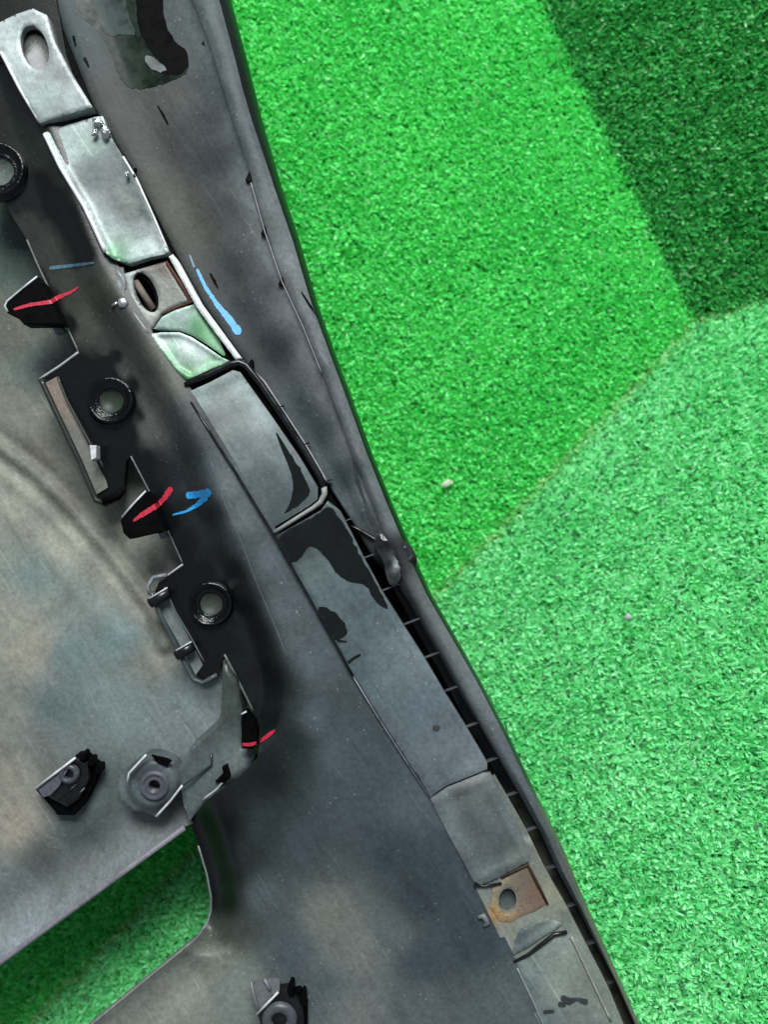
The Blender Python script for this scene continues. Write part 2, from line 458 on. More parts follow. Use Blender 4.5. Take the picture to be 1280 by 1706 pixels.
def pile(name, s, density, length, width, lean, lean_dir, c_lo, c_hi, label, rough=0.4):
    lo = np.array([-1050, -1400.0]); hi = np.array([1150, 1450.0])
    n = int(density * np.prod(hi - lo))
    Q = rng.uniform(lo, hi, (n, 2)); sec = sector(Q + rng.normal(0, 7, Q.shape))
    Q = Q[sec == s]; h = turf_h(Q, np.full(len(Q), s))
    f = D / (D - h); px = Q[:, 0] * f + CX; py = -Q[:, 1] * f + CY
    seen = (px > silx(py) - 110) | ((py > 1300) & (px < 470))
    ok = (px > -120) & (px < 1420) & (py > -140) & (py < 1850) & seen & (h < 300)
    Q = Q[ok]; h = h[ok]; n = len(Q)
    dseam = np.minimum(np.abs((Q - c0) @ g) + 1e6 * ((Q - c0) @ sm < 0), np.abs((Q - c0) @ np.array([-e3[1], e3[0]])) + 1e6 * ((Q - c0) @ e3 < 0))
    nr = Ns[s]; u = np.cross([0, 1, 0], nr); u /= np.linalg.norm(u); v = np.cross(nr, u)
    th = rng.uniform(0, tp, n); ld = math.radians(lean_dir)
    le = np.abs(rng.normal(lean, 0.45, n))
    lx = np.cos(th) * 0.75 + math.cos(ld) * 0.55; ly = np.sin(th) * 0.75 + math.sin(ld) * 0.55
    dirv = nr[None] + le[:, None] * (lx[:, None] * u + ly[:, None] * v); dirv /= np.linalg.norm(dirv, axis=1)[:, None]
    L = length * rng.uniform(0.6, 1.2, n)
    curl = (np.cos(th + 1.3)[:, None] * u + np.sin(th + 1.3)[:, None] * v)
    side_a = rng.uniform(0, tp, n); side = np.cos(side_a)[:, None] * u + np.sin(side_a)[:, None] * v
    side -= (side * dirv).sum(1)[:, None] * dirv; side /= np.linalg.norm(side, axis=1)[:, None]
    w = width * rng.uniform(0.7, 1.25, n)
    root = np.stack([Q[:, 0], Q[:, 1], h], 1)
    mid = root + dirv * (L * 0.55)[:, None] + curl * (L * 0.10)[:, None]
    tip = root + dirv * L[:, None] + curl * (L * rng.uniform(0.1, 0.55, n))[:, None] - nr[None] * (L * rng.uniform(0, 0.25, n))[:, None]
    V = np.stack([root - side * w[:, None] / 2, root + side * w[:, None] / 2, mid - side * w[:, None] / 2, mid + side * w[:, None] / 2,
                  tip - side * w[:, None] * 0.28, tip + side * w[:, None] * 0.28], 1).reshape(-1, 3) * S
    b = np.arange(n)[:, None] * 6
    quads = np.concatenate([b + np.array([0, 1, 3, 2]), b + np.array([2, 3, 5, 4])], 1).reshape(-1)
    me = bpy.data.meshes.new(name); me.vertices.add(len(V)); me.vertices.foreach_set('co', V.ravel())
    me.loops.add(len(quads)); me.loops.foreach_set('vertex_index', quads.astype(np.int32))
    me.polygons.add(n * 2); me.polygons.foreach_set('loop_start', np.arange(0, n * 8, 4, dtype=np.int32))
    me.update(calc_edges=True)
    k = np.clip(rng.beta(1.6, 1.9, n), 0, 1)
    # soft cloudy variation between patches of pile
    cl = 0.5 + 0.25 * np.sin(Q[:, 0] / 71 + 1.3 * np.sin(Q[:, 1] / 93)) + 0.25 * np.sin(Q[:, 1] / 57 + 1.7 * np.sin(Q[:, 0] / 110))
    k = np.clip(k * 0.85 + 0.2 * (cl - 0.4), 0, 1)
    C = lin(c_lo)[None] * (1 - k[:, None]) + lin(c_hi)[None] * k[:, None]
    hot = rng.random(n) < 0.035; C[hot] = C[hot] * 0.4 + lin((190, 245, 190)) * 0.6
    dk = rng.random(n) < (0.012 if s == 0 else 0.03); C[dk] *= 0.3
    seam = np.exp(-(dseam / 7.0) ** 2) * rng.uniform(0.2, 0.85, n) * (1.0 if s != 2 else 0.35)
    C = C * (1 - seam[:, None]) + lin((178, 196, 120))[None] * seam[:, None]
    c4 = np.ones((n, 6, 4), np.float32); c4[:, :, :3] = C[:, None, :]
    a = me.color_attributes.new('Col', 'FLOAT_COLOR', 'POINT'); a.data.foreach_set('color', c4.ravel())
    me.materials.append(turf_material(name + '_plastic', rough))
    o = bpy.data.objects.new(name, me); col.objects.link(o); o['kind'] = 'stuff'
    o['label'] = label; o['category'] = 'turf'
    print('pile', name, n)
    return o
pile('turf_pile', 0, 1 / 11.0, 16, 6.4, 1.1, 200, (70, 216, 98), (138, 249, 152), 'short bright green plastic turf behind the bumper')
pile('slope_turf_pile', 1, 1 / 13.0, 20, 6.2, 1.1, 120, (96, 221, 132), (184, 254, 200), 'pale green plastic turf filling the lower right')
pile('panel_turf_pile', 2, 1 / 13.0, 18, 6.0, 0.7, 30, (34, 152, 60), (102, 210, 116), 'dark green plastic turf in the upper right corner')  # darker blade colours stand in for this piece's nap shade

def pebble(name, px, py, r, label, cat, mat):
    h = h0 + 16
    for _ in range(20):
        Q = base_xy(px, py, h)[None]; s = sector(Q); h = float(turf_h(Q, s)[0]) + 18
    q = Q[0]; bm = bmesh.new(); bmesh.ops.create_icosphere(bm, subdivisions=2, radius=1.0)
    for v in bm.verts:
        v.co *= 1 + random.uniform(-0.18, 0.18); v.co.x *= r[0] * S; v.co.y *= r[1] * S; v.co.z *= r[2] * S
    me = bpy.data.meshes.new(name); bm.to_mesh(me); bm.free(); me.materials.append(mat)
    o = bpy.data.objects.new(name, me); col.objects.link(o); o.location = (q[0] * S, q[1] * S, h * S); o.rotation_euler = (0.2, 0.1, 0.5)
    o['label'] = label; o['category'] = cat
pebble('pebble', 745, 806, (13, 8, 6), 'small pale stone chip lying on the bright green turf', 'stone', M['stone'])
pebble('pebble', 1047, 1028, (7, 6, 5), 'tiny white fleck of grit on the pale turf', 'grit', M['edge'])

# ================================================================== the bumper
bump = bpy.data.objects.new('car_bumper', None); col.objects.link(bump)
bump['label'] = 'back side of a dusty black plastic car bumper with steel bracket and marker strokes'
bump['category'] = 'car bumper'
bump.empty_display_size = 0.02

BRk = [(-120, 30), (-80, 48), (0, 84), (180, 156), (225, 183), (296, 227), (431, 296), (505, 337), (600, 404), (680, 463), (742, 503), (803, 541), (868, 577), (930, 608), (985, 638),
       (1042, 674), (1097, 709), (1153, 742), (1212, 779), (1270, 813), (1327, 847), (1385, 880), (1450, 911), (1512, 947), (1575, 979), (1640, 1013), (1706, 1040), (1800, 1085)]
BR = knots(BRk)
BLk = [(88, 0), (206, 64), (281, 101), (349, 142), (416, 176), (450, 196), (505, 215), (556, 246), (640, 305), (668, 320), (888, 455), (1000, 518), (1125, 588), (1185, 625), (1240, 660), (1330, 718), (1485, 795), (1600, 852), (1706, 897), (1800, 940)]
BL = knots(BLk)
Gw = knots([(-120, 1), (790, 1), (868, 9), (930, 13), (968, 26), (1000, 30), (1150, 22), (1270, 20), (1400, 18), (1500, 15), (1640, 13), (1706, 15), (1960, 18)])
Ew = knots([(-120, 24), (0, 22), (150, 22), (300, 15), (600, 11), (900, 11), (1200, 8), (1800, 8)])
Kx0 = knots([(-120, 280), (0, 318), (70, 345), (200, 385), (295, 417), (385, 442), (470, 471), (540, 503), (620, 535), (700, 565), (770, 590), (840, 620), (900, 642), (940, 660), (968, 672), (1044, 712), (1145, 768), (1263, 832), (1340, 876), (1420, 916), (1500, 957), (1580, 996), (1650, 1028), (1706, 1054), (1800, 1100)])
Kx = lambda y: np.maximum(Kx0(y), BR(y) + Gw(y) + 4)

# ---- inner skin on the left
skin_poly = [(-420, -300), (-200, -300), (-60, 100), (40, 300), (110, 430), (190, 600), (260, 770), (350, 950), (400, 1110), (444, 1200), (436, 1290), (330, 1368), (310, 1376), (0, 1602), (-420, 1908)]
fold1 = [(-60, 690), (0, 745), (60, 790), (110, 838), (180, 920), (250, 1012), (275, 1075)]
fold3 = [(-60, 735), (0, 790), (60, 840), (130, 905), (200, 985), (240, 1040)]
fold2 = [(-60, 800), (20, 862), (90, 930), (150, 1010), (200, 1060)]
def skin_h(P):
    h = -94 + 8 * np.sin(P[:, 0] / 170 + 0.4) * np.cos(P[:, 1] / 210)
    d1 = dist_poly(P, fold1); h += 3 * np.exp(-(dist_poly(P, fold3) / 8) ** 2) + 6 * np.exp(-(d1 / 9) ** 2) - 6 * np.exp(-((d1 - 18) / 10) ** 2) + 5 * np.exp(-(dist_poly(P, fold2) / 22) ** 2)
    d = dist_poly(P, [(-420, 1908), (0, 1602), (310, 1376)])
    h += 14 * np.exp(-(d / 14) ** 2) - 14 * np.exp(-((d - 60) / 40) ** 2)
    return h
skin_c = colour_field([((20, 420), (70, 84, 78)), ((20, 560), (92, 92, 84)), ((60, 620), (104, 112, 108)), ((30, 680), (120, 118, 108)), ((60, 760), (108, 104, 96)), ((110, 840), (105, 101, 94)), ((30, 820), (142, 138, 128)),
    ((110, 900), (146, 141, 130)), ((180, 900), (120, 117, 108)), ((200, 960), (138, 133, 122)), ((250, 1010), (128, 122, 112)), ((150, 1010), (122, 128, 124)), ((60, 960), (118, 128, 124)), ((20, 1040), (140, 136, 126)),
    ((50, 1080), (146, 138, 126)), ((120, 1090), (104, 116, 118)), ((90, 1180), (94, 106, 108)), ((200, 1060), (110, 124, 126)), ((260, 1100), (128, 126, 118)), ((210, 1180), (112, 122, 124)), ((300, 1160), (116, 124, 126)), ((320, 1220), (112, 118, 120)),
    ((20, 1200), (126, 124, 118)), ((15, 1290), (136, 130, 120)), ((60, 1230), (112, 114, 112)), ((30, 1380), (148, 138, 126)), ((130, 1380), (84, 92, 90)), ((180, 1300), (88, 96, 96)), ((60, 1420), (88, 92, 90)), ((150, 1440), (112, 112, 116)), ((240, 1380), (110, 110, 114)), ((20, 1480), (112, 116, 120)),
    ((60, 1520), (122, 124, 130)), ((30, 1570), (130, 132, 138)), ((290, 1340), (96, 98, 102))])
skin = sheet('inner_skin', skin_poly, skin_h, M['skin'], bump, (lambda P: skin_c(P) * 1.22), step=6, skirt=10)
tube('opening_rim', [(-415, 1904, -60), (-100, 1676, -62), (0, 1603, -60), (155, 1490, -62), (308, 1378, -66)], 5, M['strip'], skin, 8, (128, 126, 136), flat_z=0.8)

# ---- main panel with the sunken mounting channel and the opening
ME = [(-240, -300), (-110, 90), (-20, 280), (20, 360), (45, 400), (62, 440), (100, 520), (131, 587), (100, 610), (66, 632), (85, 672), (130, 765), (158, 836), (175, 842), (205, 826), (210, 768), (218, 760), (259, 838), (305, 940), (266, 968), (258, 985),
      (272, 1015), (310, 1085), (330, 1128), (342, 1134), (366, 1118), (374, 1090), (400, 1140), (422, 1185), (434, 1225), (428, 1265), (400, 1292), (345, 1332), (316, 1368)]
OPN = [(316, 1368), (330, 1405), (345, 1455), (352, 1492), (352, 1515), (347, 1535), (328, 1562), (240, 1634), (150, 1708), (-60, 1880), (500, 1950)]
right = [(float(BL(y)) + 9, y) for y in (1950, 1800, 1706, 1600, 1485, 1330, 1240, 1185, 1125, 1000, 888, 780, 668, 640, 556)] + [(232, 500), (172, 400), (110, 280), (150, 215), (110, 90), (70, -120), (-20, -300)]
main_poly = ME + OPN[1:] + right
CR = [(40, 100), (110, 300), (160, 440), (235, 560), (290, 650), (330, 730), (370, 830), (400, 900), (425, 970), (455, 1040), (480, 1100), (489, 1150), (478, 1205), (445, 1250), (405, 1285), (360, 1315)]
CRs = chaikin(CR, 2, False)
chan_poly = np.vstack([CRs, np.array([(340, 1330), (-300, 1330), (-300, 60)])])
def main_h(P):
    x, y = P[:, 0], P[:, 1]
    ins = inside(P, chan_poly); d = dist_poly(P, CRs)
    dep = np.interp(y, [0, 400, 600, 800, 1000, 1200, 1300], [14, 20, 32, 46, 60, 60, 28])
    h = np.where(ins, -dep * sstep(0, 52, d) - 4, -4.0)
    h = h + 9 * np.exp(-(d / 24) ** 2)
    # lower panel
    low = sstep(1180, 1500, y) * sstep(0, 320, BL(y) - x)
    h = h - 34 * low * (~ins)
    do = dist_poly(P, [(300, 1330), (316, 1368), (330, 1405), (345, 1455), (352, 1492), (352, 1515), (345, 1540)])
    h = h - 62 * (1 - sstep(4, 56, do)) * sstep(1300, 1365, y)
    db = dist_poly(P, [(340, 1552), (240, 1634), (150, 1708), (40, 1800)])
    h = h + 7 * np.exp(-(db / 9) ** 2) - 8 * np.exp(-((db - 45) / 30) ** 2)
    h = h + 3.0 * np.sin(x / 83 + y / 120) * np.sin(y / 97) * sstep(1150, 1300, y)
    return h
main_c = colour_field([((30, 150), (26, 32, 30)), ((40, 30), (6, 6, 6)), ((60, 260), (40, 47, 42)), ((95, 320), (40, 46, 42)), ((20, 300), (10, 10, 12)), ((60, 315), (12, 12, 12)), ((90, 330), (10, 10, 10)), ((120, 365), (8, 8, 8)), ((138, 410), (8, 8, 8)), ((60, 375), (50, 53, 50)), ((85, 420), (60, 60, 56)),  # tones carry painted channel shade and a highlight along the ridge
    ((150, 450), (66, 68, 63)), ((175, 480), (74, 75, 69)), ((145, 540), (76, 75, 68)), ((110, 500), (60, 60, 56)), ((180, 590), (58, 60, 58)), ((215, 540), (70, 72, 68)), ((250, 600), (88, 88, 82)), ((280, 640), (100, 100, 95)), ((235, 610), (78, 79, 75)), ((110, 640), (9, 9, 9)), ((140, 700), (7, 7, 7)), ((125, 610), (12, 12, 12)),
    ((170, 770), (6, 6, 6)), ((185, 810), (14, 18, 16)), ((245, 720), (86, 85, 82)), ((250, 690), (88, 87, 83)), ((228, 775), (10, 10, 11)), ((250, 775), (22, 22, 26)), ((215, 730), (8, 8, 8)), ((285, 790), (32, 36, 42)), ((300, 700), (80, 82, 86)), ((325, 760), (62, 66, 72)), ((355, 780), (84, 90, 98)), ((380, 800), (98, 102, 110)), ((345, 860), (36, 40, 46)), ((300, 850), (26, 30, 34)),
    ((410, 870), (100, 104, 112)), ((450, 930), (96, 101, 110)), ((400, 905), (72, 78, 86)), ((310, 900), (16, 18, 20)), ((350, 930), (24, 28, 29)), ((390, 950), (34, 38, 42)), ((300, 985), (4, 4, 4)), ((320, 1060), (4, 4, 4)), ((290, 965), (4, 4, 4)), ((405, 1010), (28, 32, 35)), ((430, 1060), (34, 38, 42)), ((480, 1010), (92, 98, 106)), ((355, 1070), (5, 5, 5)), ((345, 1110), (10, 12, 12)),
    ((390, 1080), (18, 22, 22)), ((420, 1120), (22, 26, 26)), ((400, 1110), (30, 35, 34)), ((460, 1140), (26, 31, 31)), ((450, 1200), (24, 30, 29)), ((530, 1100), (94, 101, 109)), ((500, 1060), (86, 92, 99)), ((530, 1200), (82, 91, 98)), ((490, 1240), (42, 50, 51)), ((450, 1290), (30, 37, 36)), ((560, 1260), (82, 92, 100)), ((620, 1320), (76, 86, 95)), ((660, 1420), (66, 77, 85)), ((560, 1360), (80, 88, 96)), ((500, 1400), (78, 86, 94)), ((440, 1380), (56, 64, 68)),
    ((372, 1380), (8, 9, 9)), ((375, 1420), (8, 9, 9)), ((350, 1400), (6, 7, 7)), ((378, 1460), (9, 10, 10)), ((372, 1500), (14, 16, 15)), ((335, 1370), (8, 8, 8)), ((410, 1420), (48, 55, 56)), ((385, 1550), (70, 75, 70)), ((440, 1490), (86, 94, 100)), ((550, 1530), (128, 128, 122)), ((600, 1580), (130, 130, 125)), ((560, 1590), (118, 120, 118)), ((650, 1560), (104, 110, 112)), ((490, 1590), (84, 90, 102)), ((360, 1600), (122, 124, 114)), ((300, 1660), (148, 147, 136)), ((230, 1680), (140, 140, 130)), ((400, 1650), (134, 138, 134)), ((600, 1680), (120, 122, 120)), ((540, 1640), (90, 98, 104)),  # near-black wall beside the opening: its shade put into the colour
    ((700, 1600), (74, 84, 94)), ((780, 1560), (64, 76, 83)), ((820, 1680), (98, 106, 110)), ((700, 1500), (64, 74, 82)), ((740, 1440), (70, 80, 88)), ((700, 1680), (100, 106, 108)), ((680, 1340), (84, 94, 102))], soft=14)
CLEAN_SHADED = [[(70, 634), (100, 612), (130, 603), (162, 597), (196, 590), (182, 606), (190, 622), (222, 644), (230, 668), (226, 694), (212, 714), (222, 738), (244, 768), (262, 800), (276, 842), (290, 880), (305, 938), (292, 916), (259, 838), (218, 760), (210, 768), (205, 824), (176, 840), (160, 834), (178, 812), (150, 748), (96, 630)],  # clean wet plastic near the bosses, recess shade mixed into its black
             [(268, 968), (305, 942), (312, 920), (334, 940), (352, 962), (384, 980), (392, 1010), (380, 1036), (366, 1050), (384, 1078), (376, 1094), (366, 1116), (342, 1132), (332, 1128), (338, 1108), (300, 1040), (282, 998), (260, 986)],
             [(0, 332), (30, 326), (52, 300), (82, 306), (84, 318), (104, 322), (118, 344), (132, 372), (146, 404), (158, 432), (140, 436), (122, 430), (118, 398), (96, 368), (64, 348), (30, 342)],
             [(62, 455), (74, 462), (92, 500), (118, 545), (124, 570), (112, 552), (96, 520)]]
CLEAN_SHADED = [chaikin(p, 1) for p in CLEAN_SHADED]
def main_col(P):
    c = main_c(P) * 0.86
    wv = 5 * np.sin(P[:, 0] / 9 + P[:, 1] / 13) + 4 * np.sin(P[:, 0] / 5 - P[:, 1] / 7)
    for p in CLEAN_SHADED:
        d = dist_poly(P, p, True); ins = inside(P, p)
        k = np.where(ins, 1.0, 1 - sstep(0, 16, d + wv)) 
        c = c * (1 - k[:, None]) + np.array([0.0028, 0.003, 0.0032]) * k[:, None]
    return c
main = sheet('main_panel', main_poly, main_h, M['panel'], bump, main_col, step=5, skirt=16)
# pale worn rims along the cut edges
def edge_tube(pts, r, parent, c, name='worn_rim', dh=0.0, hf=main_h, mat=None):
    P = resample(pts, 10, False); h = hf(P) + dh
    return tube(name, [(p[0], p[1], q) for p, q in zip(P, h)], r, mat or M['strip'], parent, 6, c)
edge_tube([(45, 400), (62, 440), (100, 520), (131, 587)], 1.6, main, (120, 124, 120))
edge_tube([(131, 587), (100, 610), (66, 632)], 2.4, main, (168, 172, 172))
edge_tube([(218, 760), (259, 838), (305, 940)], 1.4, main, (118, 122, 124))
edge_tube([(305, 940), (266, 968)], 1.8, main, (190, 194, 196))
edge_tube([(374, 1090), (400, 1140), (422, 1185)], 2.0, main, (108, 114, 112))
edge_tube([(352, 770), (372, 832), (402, 902), (427, 970), (457, 1040), (480, 1098)], 0.7, main, (104, 110, 116), 'crease_line', 0.0)
edge_tube([(331, 1408), (345, 1455), (352, 1492), (352, 1515), (347, 1535), (328, 1562), (240, 1634), (150, 1708), (60, 1785)], 2.6, main, (132, 138, 138), dh=-2)

# ---- flange and rolled outer lip
ys = np.arange(-300, 1951, 5.0)
wob = lambda y, a: a * (np.sin(y / 23.0) + np.sin(y / 41.0 + 1))
A_x = lambda y: BR(y) + Gw(y) - 1
hA = knots([(-120, -12), (780, -12), (860, -18), (930, -30), (985, -46), (1800, -46)])
def mixx(t): return lambda y: A_x(y) * (1 - t) + Kx(y) * t
def lipx(t): return lambda y: Kx(y) * (1 - t) + (silx(y) - Ew(y)) * t
hV = knots([(-120, -26), (780, -22), (900, -20), (985, -24), (1800, -24)])
flange_c = colour_field([((330, 30), (112, 120, 122)), ((120, 40), (84, 94, 98)), ((130, 110), (86, 94, 96)), ((200, 60), (70, 80, 78)), ((170, 150), (90, 92, 90)), ((250, 180), (102, 101, 97)), ((220, 240), (92, 91, 87)), ((200, 215), (90, 90, 86)), ((260, 300), (94, 93, 88)), ((280, 250), (80, 80, 80)), ((350, 200), (80, 83, 90)), ((365, 265), (68, 70, 78)), ((345, 150), (84, 92, 100)), ((310, 160), (108, 108, 106)),
    ((395, 200), (122, 127, 134)), ((385, 130), (120, 124, 130)), ((365, 60), (116, 122, 124)), ((430, 330), (136, 138, 143)), ((415, 280), (120, 124, 130)), ((380, 350), (84, 84, 90)), ((330, 380), (94, 93, 86)), ((300, 350), (98, 97, 91)), ((470, 430), (138, 138, 145)), ((440, 480), (84, 86, 92)), ((495, 500), (138, 137, 144)), ((400, 450), (74, 77, 80)), ((400, 520), (68, 70, 76)), ((360, 470), (80, 80, 80)), ((460, 580), (62, 67, 74)), ((430, 590), (66, 68, 72)), ((530, 580), (132, 130, 138)), ((560, 650), (136, 132, 142)), ((500, 680), (74, 82, 88)), ((530, 720), (72, 80, 85)),
    ((590, 730), (128, 126, 136)), ((545, 640), (110, 110, 118)), ((570, 800), (70, 82, 86)), ((625, 820), (132, 132, 140)), ((650, 870), (128, 128, 134)), ((605, 860), (88, 96, 102)), ((625, 905), (84, 86, 86)), ((660, 910), (56, 56, 58)), ((655, 950), (62, 62, 62)), ((690, 985), (112, 114, 116)), ((725, 1040), (130, 130, 138)), ((790, 1150), (126, 128, 136)), ((850, 1260), (110, 113, 123)), ((890, 1350), (104, 108, 118)), ((960, 1480), (112, 112, 116)), ((1040, 1660), (110, 106, 104))], soft=16)
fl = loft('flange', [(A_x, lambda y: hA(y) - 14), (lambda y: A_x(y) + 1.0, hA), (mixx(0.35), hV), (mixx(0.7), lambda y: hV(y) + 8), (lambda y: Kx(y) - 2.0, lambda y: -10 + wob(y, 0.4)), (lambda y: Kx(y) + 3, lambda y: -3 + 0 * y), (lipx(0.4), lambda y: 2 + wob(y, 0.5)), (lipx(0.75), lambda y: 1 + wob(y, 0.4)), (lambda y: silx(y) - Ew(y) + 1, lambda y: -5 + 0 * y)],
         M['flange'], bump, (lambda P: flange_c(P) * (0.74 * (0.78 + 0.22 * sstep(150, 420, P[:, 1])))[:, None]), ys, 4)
edge_c = colour_field([((380, 100), (26, 27, 30)), ((450, 260), (30, 30, 34)), ((560, 600), (30, 28, 34)), ((690, 930), (16, 16, 18)), ((850, 1240), (34, 32, 40)), ((930, 1400), (110, 106, 96)), ((985, 1530), (112, 108, 98)), ((1065, 1706), (120, 112, 100))])
loft('edge_return', [(lambda y: silx(y) - Ew(y) - 1, lambda y: -5.5 + 0 * y), (lambda y: silx(y) - Ew(y) * 0.5, lambda y: -16 + 0 * y), (lambda y: silx(y) - Ew(y) * 0.15, lambda y: -32 + 0 * y), (silx, lambda y: -48 + 0 * y), (lambda y: silx(y) - 12, lambda y: -62 + 0 * y), (lambda y: silx(y) - 60, lambda y: -64 + 0 * y)], M['panel'], bump, edge_c, ys, 4)
# the dark channel between lip and bracket
yg = np.arange(760, 1951, 6.0)
loft('groove_floor', [(lambda y: BR(y) - 8, lambda y: -30 + 0 * y), (lambda y: BR(y) - 4, lambda y: -66 + 0 * y), (lambda y: BR(y) + Gw(y) + 4, lambda y: -68 + 0 * y), (lambda y: BR(y) + Gw(y) + 10, lambda y: -40 + 0 * y)], M['void'], bump, None, yg, 3)
# small ribs that tie lip and bracket
ticks = [(463, 680), (505, 742), (543, 803), (577, 868), (608, 930), (638, 985), (673, 1042), (709, 1097), (742, 1153), (779, 1212), (813, 1270), (847, 1327), (880, 1385), (911, 1450), (947, 1512), (979, 1575), (1013, 1640)]
for i, (tx, ty) in enumerate(ticks):
    w = float(Gw(ty)); L = max(w, 8) + 3
    ca, sa = math.cos(-0.42), math.sin(-0.42)
    q = [(tx - 4, ty - 0.9), (tx + L * ca, ty + L * sa - 0.8), (tx + L * ca + 0.5, ty + L * sa + 0.9), (tx - 3.5, ty + 1.2)]
    top = -2 if ty < 900 else -14
    box('rib', q, top, 9, M['rib'] if ty > 820 else M['black'], bump, 0.8)
# notches along the upper crease
for (nx, ny, r) in [(343, 70, 8), (416, 296, 8), (441, 386, 7), (470, 470, 7), (419, 606, 6), (464, 678, 5), (505, 740, 5), (372, 108, 3)]:
    h = float(hV(ny)) + 22
    box('notch', [(nx - r * 0.9, ny + r * 0.5), (nx - r * 0.1, ny - r * 1.3), (nx + r * 0.5, ny - r * 0.9), (nx + r * 0.6, ny + r * 0.9), (nx - r * 0.2, ny + r)], h - (2 if nx > 400 and ny < 500 else 6), 12, M['void'], bump, 1)
edge_tube([(418, 305), (441, 386), (470, 470), (505, 545), (536, 622)], 1.0, fl, (150, 150, 155), 'crease_line', 0, lambda P: np.full(len(P), -3.0))
# crushed, torn spot on the lip
from mathutils import noise as mn
bm = bmesh.new(); bmesh.ops.create_icosphere(bm, subdivisions=3, radius=1.0)
for v in bm.verts:
    n = mn.noise(v.co * 2.3) * 0.42 + mn.noise(v.co * 6.1) * 0.2; v.co *= 1 + n
me = bpy.data.meshes.new('crumple'); bm.to_mesh(me); bm.free(); me.materials.append(M['bolt'])
def torn_h(P):
    n = np.array([mn.noise(Vector((x / 13, y / 17, 0))) * 4 + mn.noise(Vector((x / 5, y / 6, 3))) * 2.5 for x, y in P])
    e = dist_poly(P, torn, True); return -7 + n * np.clip(e / 6, 0, 1) + 5 * np.clip(e / 10, 0, 1)
torn = chaikin([(632, 888), (646, 893), (658, 886), (674, 902), (688, 912), (697, 934), (690, 946), (684, 958), (672, 952), (664, 972), (652, 978), (644, 962), (640, 936), (628, 918), (622, 902)], 1)
sheet('torn_plastic', torn, torn_h, M['strip'], bump, colour_field([((645, 905), (30, 30, 30)), ((664, 940), (140, 142, 142)), ((672, 946), (74, 76, 76)), ((680, 925), (44, 42, 42)), ((665, 915), (34, 33, 33)), ((655, 965), (54, 56, 56)), ((690, 938), (20, 20, 20)), ((648, 940), (40, 42, 42)), ((676, 958), (40, 40, 42))], soft=3), step=3, skirt=14)
tube('torn_strip', [(578, 872, -16), (600, 884, -18), (622, 897, -17), (645, 915, -12)], [2, 3, 4, 6], M['black'], bump, 6)

# ---- bracket strip (sits between panel and flange)
brk0 = [(30, -120), (-60, 0), (-40, 60), (0, 92)] + [(float(BL(y)) + 1, y) for y in range(110, 1321, 30)] + [(float(BR(y)) - 0.5, y) for y in range(1290, -111, -30)]
brk = [(float(BL(y)) + 1, y) for y in list(range(1330, 1801, 30)) + [1950]] + [(float(BR(y)) - 0.5, y) for y in [1950] + list(range(1800, 1279, -30))]
sheet('bracket_core', brk0, -10.0, M['void'], bump, None, holes=[ellipse(243, 490, 13, 30, -24), ellipse(58, 80, 19, 34, -17)], step=9, skirt=10)
base_hole = [ellipse(846, 1500, 15, 21, 4)]
base = sheet('bracket_base', brk, lambda P: np.where(P[:, 1] > 1400, -3.0, -9.0), M['strip'], bump,
             colour_field([((60, 150), (14, 16, 16)), ((150, 300), (14, 16, 16)), ((260, 500), (30, 28, 26)), ((400, 760), (20, 22, 22)), ((600, 1100), (40, 44, 46)), ((700, 1250), (60, 64, 66)), ((800, 1460), (104, 112, 116)), ((870, 1440), (116, 120, 116)), ((932, 1510), (138, 138, 122)), ((835, 1550), (138, 146, 148)), ((905, 1540), (140, 146, 132)), ((930, 1570), (140, 146, 140)), ((880, 1620), (136, 145, 140)),
                           ((930, 1640), (140, 147, 138)), ((975, 1640), (126, 130, 122)), ((900, 1700), (118, 128, 130)), ((980, 1700), (134, 138, 132)), ((872, 1640), (92, 104, 112)), ((818, 1530), (178, 136, 88)), ((810, 1490), (128, 132, 128)), ((840, 1546), (150, 138, 118)), ((866, 1542), (138, 138, 128)), ((912, 1520), (140, 138, 124)), ((922, 1490), (150, 148, 126)), ((895, 1446), (134, 134, 122)), ((890, 1560), (124, 132, 126)), ((940, 1530), (120, 124, 116))], soft=10), holes=base_hole, step=7, skirt=10, decal_base=True)
# segment 1: end pad with oval slot
s1 = [(-22, 58), (-5, 40), (28, 24), (55, 15), (78, 26), (92, 72), (122, 128), (154, 179), (110, 192), (66, 206), (32, 150), (0, 88)]
c1 = colour_field([((10, 60), (200, 206, 206)), ((60, 22), (185, 188, 192)), ((30, 130), (196, 202, 204)), ((100, 110), (188, 186, 190)), ((80, 150), (178, 190, 186)), ((120, 170), (186, 192, 194)), ((100, 118), (120, 124, 126))])
sheet('end_pad', s1, lambda P: 12 - 3 * np.sin(P[:, 1] / 40), M['steel'], bump, (lambda P: c1(P) * 0.8), holes=[ellipse(58, 80, 22, 38, -17)], step=4, skirt=20, rnd=(4, 2))
